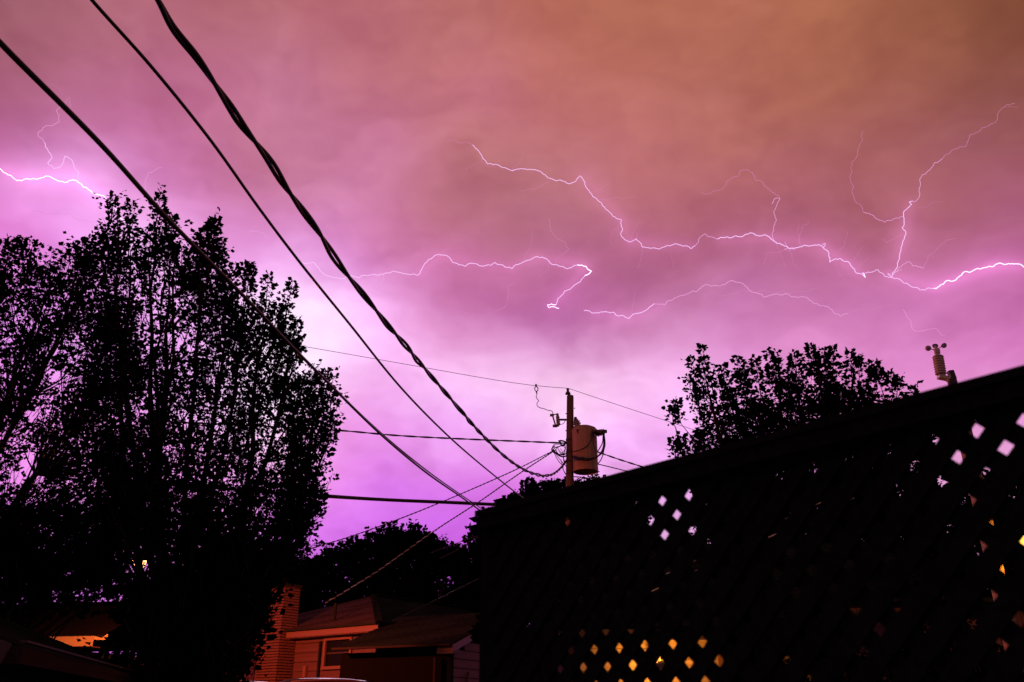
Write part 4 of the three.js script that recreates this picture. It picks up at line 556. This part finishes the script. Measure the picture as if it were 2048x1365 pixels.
{
  const A = [[-90, -12], [0, 85], [200, 287], [330, 432], [500, 606], [580, 690], [660, 770], [760, 868], [850, 944], [920, 993], [972, 1030], [1010, 1056]];
  const pa = linePoints(A, 3.6, 24); wire('overhead_cable', 'thick leftmost cable crossing the left tree down to the fence end', pa, 0.0165, M.rubber, 'cable');
  const A2 = [[-90, -8], [0, 90], [200, 291], [330, 435], [500, 608], [580, 691], [660, 770], [760, 865], [850, 939], [920, 989], [975, 1026], [1010, 1051]];
  wire('overhead_cable', 'thin cable running along the leftmost cable, parting from it near the fence end', linePoints(A2, 3.62, 23.9), 0.011, M.wire, 'cable');
  const B = [[120, -78], [183, 0], [300, 131], [420, 280], [520, 420], [600, 526], [700, 650], [800, 774], [900, 876], [1000, 961], [1040, 992], [1080, 1020]];
  wire('overhead_cable', 'single smooth cable between the leftmost cable and the twisted one', linePoints(B, 4.6, 22), 0.015, M.rubber, 'cable');
  const C = [[262, -80], [315, 0], [345, 55], [395, 118], [450, 200], [482, 250], [540, 322], [575, 380], [640, 470], [690, 545], [720, 582], [780, 656], [840, 727], [900, 797], [960, 866], [1010, 914], [1050, 941], [1090, 953], [1113, 945], [1127, 930], [1133, 922]];
  twisted('service_cable', 'thick twisted service cable sweeping from top left to the pole', linePoints(C, 5.2, 27.7, 70), 2, 0.0175, 0.0225, 1.7, [M.rubber], 0.9, 0.3);
  const D = [[-300, 560], [0, 606], [300, 645], [575, 688], [800, 726], [1000, 762], [1135, 777], [1250, 816], [1378, 857], [1500, 900]];
  const pd = []; linePoints([[-300, 560], [0, 606], [300, 645], [575, 688], [800, 727], [1000, 762], [1072, 772], [1136, 777]], 24, PD, 40).forEach((p) => pd.push(p)); linePoints([[1136, 777], [1250, 815], [1378, 857], [1500, 898], [1700, 965]], PD, 33, 24).slice(1).forEach((p) => pd.push(p));
  wire('primary_wire', 'thin top wire carried by the insulator on the pole tip', pd, 0.009, M.wire);
  twisted('secondary_cable', 'nearly level twisted cable from the trees to the pole, above the thickest level one', linePoints([[300, 842], [500, 852], [672, 861], [800, 872], [960, 880], [1060, 884], [1133, 887]], 25, PD, 40), 2, 0.014, 0.018, 1.1, [M.rubber]);
  wire('trunk_cable', 'thickest level cable, running from the dark tree to the fence end', linePoints([[300, 962], [440, 977], [600, 990], [760, 1000], [900, 1006], [1010, 1011], [1120, 1016]], 21, 24, 40), 0.042, M.rubber, 'cable');
  wire('trunk_cable', 'thin strand carrying the thickest level cable just above it', linePoints([[300, 958], [440, 972], [600, 986], [760, 997], [900, 1003], [1010, 1008], [1120, 1012]], 21, 24, 40), 0.011, M.wire, 'wire');
  twisted('service_drop', 'sagging drop cable falling left from the pole to behind the dark tree', linePoints([[540, 1128], [625, 1097], [700, 1074], [800, 1038], [880, 1006], [960, 972], [1040, 936], [1107, 902]], 24, PD, 44), 2, 0.009, 0.0115, 0.3, [M.rubber, M.steel]);
  twisted('service_drop', 'drop cable from the pole to the house, its lower end glinting in dashes', linePoints([[650, 1207], [680, 1190], [760, 1140], [830, 1090], [880, 1055], [960, 1003], [1040, 947], [1112, 900]], 24.5, PD, 50), 2, 0.011, 0.0125, 0.24, [M.rubber, M.alu]);
  twisted('service_drop', 'faint low drop cable lit where it crosses the garage roof', linePoints([[785, 1243], [799, 1236], [858, 1208], [930, 1172], [1040, 1118], [1180, 1050]], 21.5, 24, 40), 2, 0.008, 0.0095, 0.24, [M.rubber, M.wire]);
  wire('drop_wire', 'thin wire passing over the tree gap left of the fence end', linePoints([[860, 1107], [905, 1090], [955, 1072], [1020, 1048]], 30, 27, 20), 0.01, M.wire);
  wire('drop_wire', 'short thin wire between the round tree and the fence end tree', linePoints([[880, 1118], [915, 1100], [960, 1072], [1020, 1040]], 29, 26.5, 20), 0.01, M.wire);
  twisted('secondary_cable', 'twisted cable leaving the transformer to the right, above the fence', linePoints([[1170, 897], [1196, 905], [1240, 920], [1290, 936], [1380, 965], [1500, 1003]], PD + 0.3, 31, 24), 2, 0.014, 0.017, 0.8, [M.rubber]);
  wire('drop_wire', 'lower wire leaving the transformer to the right, above the fence', linePoints([[1170, 925], [1196, 929], [1230, 937], [1262, 945], [1360, 970]], PD + 0.3, 31, 24), 0.018, M.rubber);
  wire('drop_wire', 'short wire low on the right side of the pole, under the transformer', linePoints([[1148, 954], [1165, 955], [1185, 958], [1240, 966]], PD, 30, 20), 0.016, M.rubber);
  wire('drop_wire', 'kinked wire stub below the transformer meeting the short low wire', linePoints([[1148, 964], [1154, 960], [1162, 955.5]], PD, PD + 0.2, 12), 0.013, M.rubber);
  for (const [x, y, l] of [[1482, 1080, 'upper left lit cable crossing behind the middle of the lattice'], [1549, 1071, 'upper right lit cable crossing behind the middle of the lattice'], [1454, 1114, 'lower lit cable crossing behind the middle of the lattice']]) wire('yard_cable', l, linePoints([[x - 160, y + 74], [x, y], [x + 160, y - 74]], 10.2, 11.2, 16), 0.007, M.alu, 'cable');
}

// ---------------------------------------------------------------- weather station on its mast
{
  const r = rng(3), d = 8.5, mp = (y) => at(1907 + (y - 765) * 0.224, y, d), pt = mp(775), gy = rise(0, -d), x = pt.x, z = pt.z;
  const mast = thing('mast', 'wooden mast behind the lattice carrying the weather station', 'mast', V(x, gy, z)); const m = new MB(); m.box(V(0, (pt.y - gy) / 2, 0), [0.11, pt.y - gy, 0.11]); m.build('mast_shaft', std(col(0.5, 0.36, 0.22), 0.8, { map: gr }), mast);
  const ws = thing('weather_station', 'small weather station with spinning cups and ribbed shield above the fence', 'weather station', V(x, pt.y, z)), tilt = new THREE.Quaternion().setFromAxisAngle(V(0, 0, 1), 0.0), l = (px, py, dz = 0) => at(px, py, d - dz).sub(V(x, pt.y, z));
  const sc = d / FPX; // metres per photograph pixel about the station
  const b = new MB(); b.cyl(l(1908, 775), l(1904, 759), 0.05, 0.048, 12); b.build('mount', M.tankDark, ws);
  const arm = new MB(); arm.bar(l(1906, 763), l(1896, 757), 0.05, 0.06).bar(l(1897, 758), l(1877, 754), 0.07, 0.035).bar(l(1887, 756), l(1882, 750), 0.06, 0.05); arm.build('arm', M.plastic, ws);
  const bx = new MB(); bx.add((() => { const g = new THREE.BoxGeometry(0.055, 0.1, 0.055, 1, 1, 1); const k = l(1904, 751); g.rotateZ(0.14); g.translate(k.x, k.y, k.z); return g; })()); bx.build('sensor_box', M.tankDark, ws);
  const p0 = l(1882.5, 749), p1 = l(1876, 711), dq = new THREE.Quaternion().setFromUnitVectors(V(0, 1, 0), p1.clone().sub(p0).normalize()), H = p1.distanceTo(p0), prof = []; const n = 8; for (let i = 0; i < n; i++) { const y = H * i / n; prof.push([0.037, y], [0.058, y + H / n * 0.12], [0.056, y + H / n * 0.32], [0.04, y + H / n * 0.86]); } prof.push([0.045, H * 0.97], [0.03, H], [0.001, H * 1.01]); const shd = new MB(); shd.lathe(prof, p0, 22, dq); shd.build('radiation_shield', M.plastic, ws);
  const hd = new MB(); hd.lathe([[0.012, 0], [0.02, 0.015], [0.031, 0.02], [0.032, 0.065], [0.022, 0.08], [0.001, 0.083]], p1.clone().add(V(0, 0, 0)), 16, dq); hd.build('rotor_hub', M.plastic, ws);
  const hub = p1.clone().add(V(-0.014, 0.06, 0));
  for (const [px, py, dz] of [[1857, 697, 0.03], [1888, 691, 0.02], [1871, 692, -0.12]]) { const e = l(px, py, dz), q = new THREE.MeshStandardMaterial(), a = new MB(); a.cyl(hub.clone(), e, 0.006, 0.004, 6); const arm2 = a.build('cup_arm', M.plastic, ws); const c = new MB(); const g = new THREE.SphereGeometry(0.031, 14, 8, 0, Math.PI * 2, 0, Math.PI * 0.55); g.rotateX(Math.PI / 2 + 0.5); g.rotateY(px * 0.7); g.translate(e.x, e.y, e.z); c.add(g); c.build('cup', new THREE.MeshStandardMaterial({ color: col(0.5, 0.44, 0.4), roughness: 0.5, side: THREE.DoubleSide }), arm2); }
}

// ---------------------------------------------------------------- lattice fence
{
  const k = 0.6, along = (px, py) => { const p = at(px, py, 1).sub(EYE); return p.multiplyScalar(k / p.y); };
  const A = along(974, 1016).add(EYE), B = along(2048, 730).add(EYE), dir = V(B.x - A.x, 0, B.z - A.z).normalize(), topY = EYE.y + k - 0.0325, L = A.distanceTo(B) + 0.9;
  const F = thing('lattice_fence', 'black wooden lattice privacy fence with small diamond holes filling the lower right', 'fence', V(A.x, 0, A.z), Math.atan2(-dir.z, dir.x));
  // local: x along the fence to the right, y up, z towards the camera
  const nrm = V(-dir.z, 0, dir.x), local = (px, py) => { const r = at(px, py, 1).sub(EYE), t = A.clone().sub(EYE).setY(0).dot(nrm) / r.dot(nrm), p = EYE.clone().addScaledVector(r, t); return [p.clone().sub(A).setY(0).dot(dir), p.y]; };
  const [ax, ay] = local(1291, 1295), P = 0.0851, w = 0.0385, T = 0.0065, x0 = 0.02, x1 = L - 0.02, y0 = 0.08, y1 = topY - 0.04;
  for (const s of [1, -1]) {
    const c0 = ax - s * ay; const all = [x0 - s * y0, x0 - s * y1, x1 - s * y0, x1 - s * y1], lo = Math.ceil((Math.min(...all) - c0) / P), hi = Math.floor((Math.max(...all) - c0) / P);
    for (let i = lo; i <= hi; i++) { // the line x - s*y = c
      const c = c0 + (i + 0.5) * P + (rand() - 0.5) * 0.0022, xa = Math.max(x0, s > 0 ? c + y0 : c - y1), xb = Math.min(x1, s > 0 ? c + y1 : c - y0); if (xb - xa < 0.03) continue;
      const ya = s * (xa - c), yb = s * (xb - c), len = Math.hypot(xb - xa, yb - ya); const m = new MB(), g = new THREE.BoxGeometry(len, w + (rand() - 0.5) * 0.002, T); g.rotateZ(Math.atan2(yb - ya, xb - xa) + (rand() - 0.5) * 0.001); g.translate((xa + xb) / 2, (ya + yb) / 2, s * (T / 2 + 0.0003)); m.add(g); m.build('slat', M.fence, F);
    }
  }
  for (const [n, y, h] of [['rail', (topY + EYE.y + 0.528) / 2, topY - EYE.y - 0.5285], ['rail', 0.12, 0.09]]) for (const z of [0.022, -0.022]) { const m = new MB(), q = new MB(); m.box(V(L / 2, y, z), [L, h, 0.03]); m.build(n, M.fence, F); }
  const cap = new MB(); cap.box(V(L / 2, topY - 0.0005 + 0.008, 0), [L + 0.01, 0.018, 0.09]); cap.build('cap_rail', M.fenceTop, F);
  for (const x of [0.012, 0.86, 1.75, 2.64]) { const m = new MB(), hgt = x < 0.1 ? topY - 0.03 : topY - 0.005; m.box(V(x, hgt / 2, x < 0.1 ? -0.05 : -0.084), [0.09, hgt, 0.09]); m.build('post', M.fence, F); }
}

// ---------------------------------------------------------------- lightning in the cloud, about two kilometres off
{
  const rl = rng(99), D0 = 2000;
  function jag(list, rough) { // break a polyline into short crooked steps
    let p = list.map((v) => [v[0], v[1]]);
    for (let k = 0; k < 4; k++) { const q = [p[0]]; for (let i = 1; i < p.length; i++) { const a = p[i - 1], b = p[i], dx = b[0] - a[0], dy = b[1] - a[1], l = Math.hypot(dx, dy); if (l > 4.5) { const t = 0.35 + rl() * 0.3, o = (rl() - 0.5) * 2 * rough * l; q.push([a[0] + dx * t - dy / l * o, a[1] + dy * t + dx / l * o]); } q.push(b); } p = q; }
    return p;
  }
  const mats = {}; const gm = (k) => mats[k] || (mats[k] = glow(...{ hot: [1.7, 1.25, 1.75], bright: [1.05, 0.62, 1.08], mid: [0.88, 0.4, 0.78], faint: [0.7, 0.25, 0.5], dim: [0.58, 0.19, 0.38], ghost: [0.58, 0.19, 0.46] }[k]));
  function channel(parent, name, list, w, mat, o, w1) { const pts = jag(list, 0.17), ds = pts.map((p, i) => D0 + 160 * perlin.noise(p[0] * 0.006, p[1] * 0.006, 3.3)), ps = pts.map((p, i) => at(p[0], p[1], ds[i]).sub(o)); const m = new MB(); m.tube(ps, (t) => (w + ((w1 ?? w) - w) * t) * 0.37 / FPX * D0 * 1.08, 5); return m.build(name, gm(mat), parent); }
  function bolt(label, parts) { const o = at(parts[0][0][0][0], parts[0][0][0][1], D0), b = thing('lightning_bolt', label, 'lightning', o, 0, 'lightning bolts across the storm sky'); parts.forEach(([list, w, mat, w1], i) => {
      channel(b, i === 0 ? 'channel' : 'branch', list, w, mat, o, w1);
      if (mat === 'bright' && list.length > 5) for (let k = 1; k < list.length - 1; k++) if (rl() < 0.3) { // hair-thin side branches
        let [x, y] = list[k], a = Math.atan2(list[k + 1][1] - y, list[k + 1][0] - x) + (rl() < 0.5 ? -1 : 1) * (0.7 + rl() * 0.8); const q = [[x, y]]; for (let n = 0; n < 3 + rl() * 3; n++) { x += Math.cos(a) * (6 + rl() * 12); y += Math.sin(a) * (6 + rl() * 12); a += (rl() - 0.5) * 1.1; q.push([x, y]); }
        channel(b, 'branch', q, 0.8, 'faint', o, 0.35); }
    }); }
  bolt('brightest short bolt at far left, ending in the top of the tall tree', [
    [[[-60, 318], [0, 338], [22, 352], [42, 362], [62, 359], [88, 354], [110, 359], [130, 365], [152, 361]], 3.0, 'hot'], [[[152, 361], [165, 374], [182, 383], [205, 391], [218, 402], [232, 420], [250, 445], [262, 470]], 3.6, 'hot', 2.2],
    [[[157, 366], [157, 345], [147, 335], [140, 318], [130, 312], [126, 325], [117, 335], [108, 338], [95, 326], [104, 315], [95, 300], [88, 285]], 1.8, 'bright'], [[[88, 285], [78, 275], [75, 266], [85, 256], [103, 252], [118, 243], [112, 222], [120, 214]], 1.5, 'mid', 1], [[[120, 214], [133, 200], [138, 195], [140, 215]], 1, 'faint'], [[[133, 195], [118, 176], [100, 168]], 0.8, 'dim'],
    [[[60, 424], [100, 427], [140, 430], [165, 441], [190, 443]], 0.8, 'faint', 0.5] ]);
  bolt('faint short fork of lightning above the tall tree', [[[[322, 335], [297, 345], [290, 375], [296, 420], [304, 440]], 1.1, 'mid', 0.7], [[[297, 345], [288, 352]], 0.8, 'faint']]);
  bolt('longest crooked bolt crossing the right half of the sky', [
    [[[945, 290], [965, 315], [975, 328], [1005, 335], [1024, 342], [1045, 338], [1075, 341], [1092, 352], [1112, 362], [1138, 368], [1152, 362], [1160, 352], [1170, 370], [1180, 385], [1195, 400], [1210, 415], [1225, 432], [1243, 440], [1245, 475], [1258, 484], [1272, 478], [1285, 494], [1300, 497], [1325, 495], [1345, 490], [1365, 492], [1382, 498], [1390, 492]], 1.9, 'bright'],
    [[[1390, 492], [1397, 485], [1410, 468], [1428, 475], [1435, 478]], 1.4, 'mid'], [[[1435, 478], [1470, 472], [1500, 466], [1530, 470], [1548, 482], [1565, 490], [1580, 498], [1600, 494], [1625, 492], [1645, 493], [1658, 512], [1660, 525], [1680, 517], [1695, 523], [1710, 540], [1728, 552]], 2.3, 'bright'], [[[1645, 490], [1651, 487], [1647, 496]], 1.6, 'bright'], [[[1726, 546], [1731, 556], [1727, 551]], 2, 'hot'],
    [[[1728, 550], [1735, 545], [1757, 540], [1770, 553], [1785, 553]], 1.7, 'bright'], [[[1776, 547], [1795, 557], [1815, 567], [1840, 580], [1868, 577]], 2, 'bright'], [[[1868, 577], [1890, 565], [1920, 553], [1950, 540], [1985, 534], [2020, 528], [2048, 534], [2100, 545]], 2.7, 'hot'],
    [[[945, 290], [932, 284], [916, 285], [895, 281]], 1, 'faint', 0.6], [[[990, 334], [975, 334], [962, 322], [950, 330], [930, 338]], 0.9, 'dim'], [[[1100, 364], [1080, 374], [1060, 378], [1040, 382]], 0.9, 'faint', 0.5], [[[1548, 483], [1545, 472], [1548, 462], [1553, 440], [1550, 420], [1556, 405]], 1.4, 'mid'], [[[1556, 405], [1560, 396], [1548, 400], [1544, 408]], 1.6, 'mid'], [[[1560, 393], [1545, 385], [1530, 372], [1510, 358], [1505, 345], [1483, 341], [1478, 352], [1455, 362], [1440, 380], [1420, 388], [1402, 383]], 1.1, 'faint', 0.8],
    [[[1595, 496], [1565, 501], [1545, 504], [1532, 510], [1526, 530]], 1, 'faint', 0.6], [[[1570, 484], [1575, 498], [1568, 500], [1590, 496]], 1.2, 'mid'], [[[1601, 490], [1600, 470], [1606, 452], [1618, 444]], 0.9, 'faint', 0.5], [[[1340, 500], [1345, 520], [1348, 535]], 0.8, 'dim'], [[[1275, 482], [1274, 466]], 0.9, 'faint'] ]);
  bolt('upright branching bolt at far right reaching toward the top right corner', [
    [[[1785, 553], [1792, 540], [1800, 518], [1805, 490], [1812, 470], [1805, 455], [1808, 435], [1818, 415]], 2.1, 'bright'], [[[1818, 415], [1824, 409], [1819, 404], [1826, 402]], 2, 'bright'], [[[1826, 404], [1835, 400], [1840, 375], [1845, 350], [1860, 340], [1870, 325], [1885, 318]], 1.5, 'mid'], [[[1885, 318], [1905, 300], [1932, 293], [1940, 270], [1965, 255], [1995, 240], [2008, 215], [2030, 207]], 1.2, 'faint', 0.8], [[[2006, 216], [2024, 213], [2036, 215]], 0.7, 'dim'],
    [[[1806, 433], [1790, 437], [1770, 445], [1745, 430], [1728, 425]], 1.3, 'mid'], [[[1728, 425], [1710, 400], [1708, 375], [1700, 355], [1703, 325], [1715, 305], [1726, 262]], 1.1, 'faint', 0.7], [[[1784, 552], [1800, 535], [1815, 524], [1828, 533], [1848, 536]], 1.5, 'mid'], [[[1848, 536], [1856, 512], [1872, 500], [1885, 488], [1912, 478]], 1, 'faint', 0.7], [[[1803, 470], [1785, 480], [1774, 485], [1764, 478]], 1, 'faint', 0.6], [[[1836, 416], [1860, 410], [1885, 404]], 0.7, 'dim'], [[[1804, 540], [1790, 545], [1776, 548]], 1.4, 'mid'] ]);
  bolt('middle bolt wandering left to right with a bright hooked end', [
    [[[835, 551], [848, 530], [862, 518], [880, 510], [905, 525], [930, 533], [960, 532], [990, 525], [1005, 530], [1024, 538], [1045, 525], [1070, 514], [1095, 520], [1120, 533], [1135, 538], [1155, 530]], 2.1, 'bright'], [[[1155, 530], [1172, 533], [1183, 543], [1170, 551]], 2.9, 'hot'], [[[1170, 551], [1150, 570], [1130, 582], [1115, 600], [1112, 610]], 2.1, 'bright'], [[[1112, 610], [1103, 608], [1095, 610], [1098, 616], [1108, 614], [1118, 617]], 2.2, 'hot'],
    [[[605, 525], [625, 525], [650, 550], [672, 555], [700, 552]], 1.7, 'bright'], [[[700, 552], [740, 550], [770, 547], [800, 545], [835, 551]], 1.8, 'bright'], [[[605, 525], [588, 515], [560, 520], [535, 522]], 0.9, 'mid', 0.6], [[[768, 550], [762, 568], [745, 590], [725, 602], [693, 594]], 1.1, 'mid', 0.8], [[[1098, 437], [1100, 455], [1108, 470], [1130, 485], [1138, 498], [1118, 513], [1106, 530]], 1, 'faint', 0.8], [[[500, 462], [520, 466], [535, 475]], 0.9, 'mid', 0.6] ]);
  bolt('low pale bolt running just above the bright cloud band at center right', [
    [[[1168, 622], [1190, 626], [1225, 625], [1246, 632], [1258, 638], [1265, 630], [1290, 622], [1308, 608]], 2.0, 'bright'], [[[1308, 608], [1330, 610], [1360, 592], [1395, 583], [1415, 570], [1455, 565], [1490, 572], [1510, 585], [1530, 595], [1560, 590]], 1.5, 'mid'], [[[1560, 590], [1590, 583], [1635, 578]], 0.9, 'faint', 0.5], [[[1560, 590], [1590, 594], [1615, 595], [1628, 608], [1640, 612], [1665, 620], [1680, 632], [1697, 629]], 1.4, 'mid'], [[[1697, 629], [1710, 620], [1750, 618], [1790, 615]], 0.8, 'faint', 0.5], [[[1420, 584], [1480, 583], [1530, 582], [1570, 582]], 0.8, 'faint'] ]);
  bolt('faint curl of lightning hanging above the utility pole', [[[[1030, 568], [1015, 572], [1018, 590], [1012, 610], [990, 624], [965, 632], [940, 632], [905, 618], [880, 596], [850, 585], [815, 573]], 1, 'faint', 0.5]]);
  bolt('faint short crooked bolt above the weather station', [[[[1806, 620], [1815, 635], [1825, 660], [1850, 662], [1875, 660], [1890, 672]], 1.2, 'mid', 0.7]]);
}
renderer.render(scene, camera);
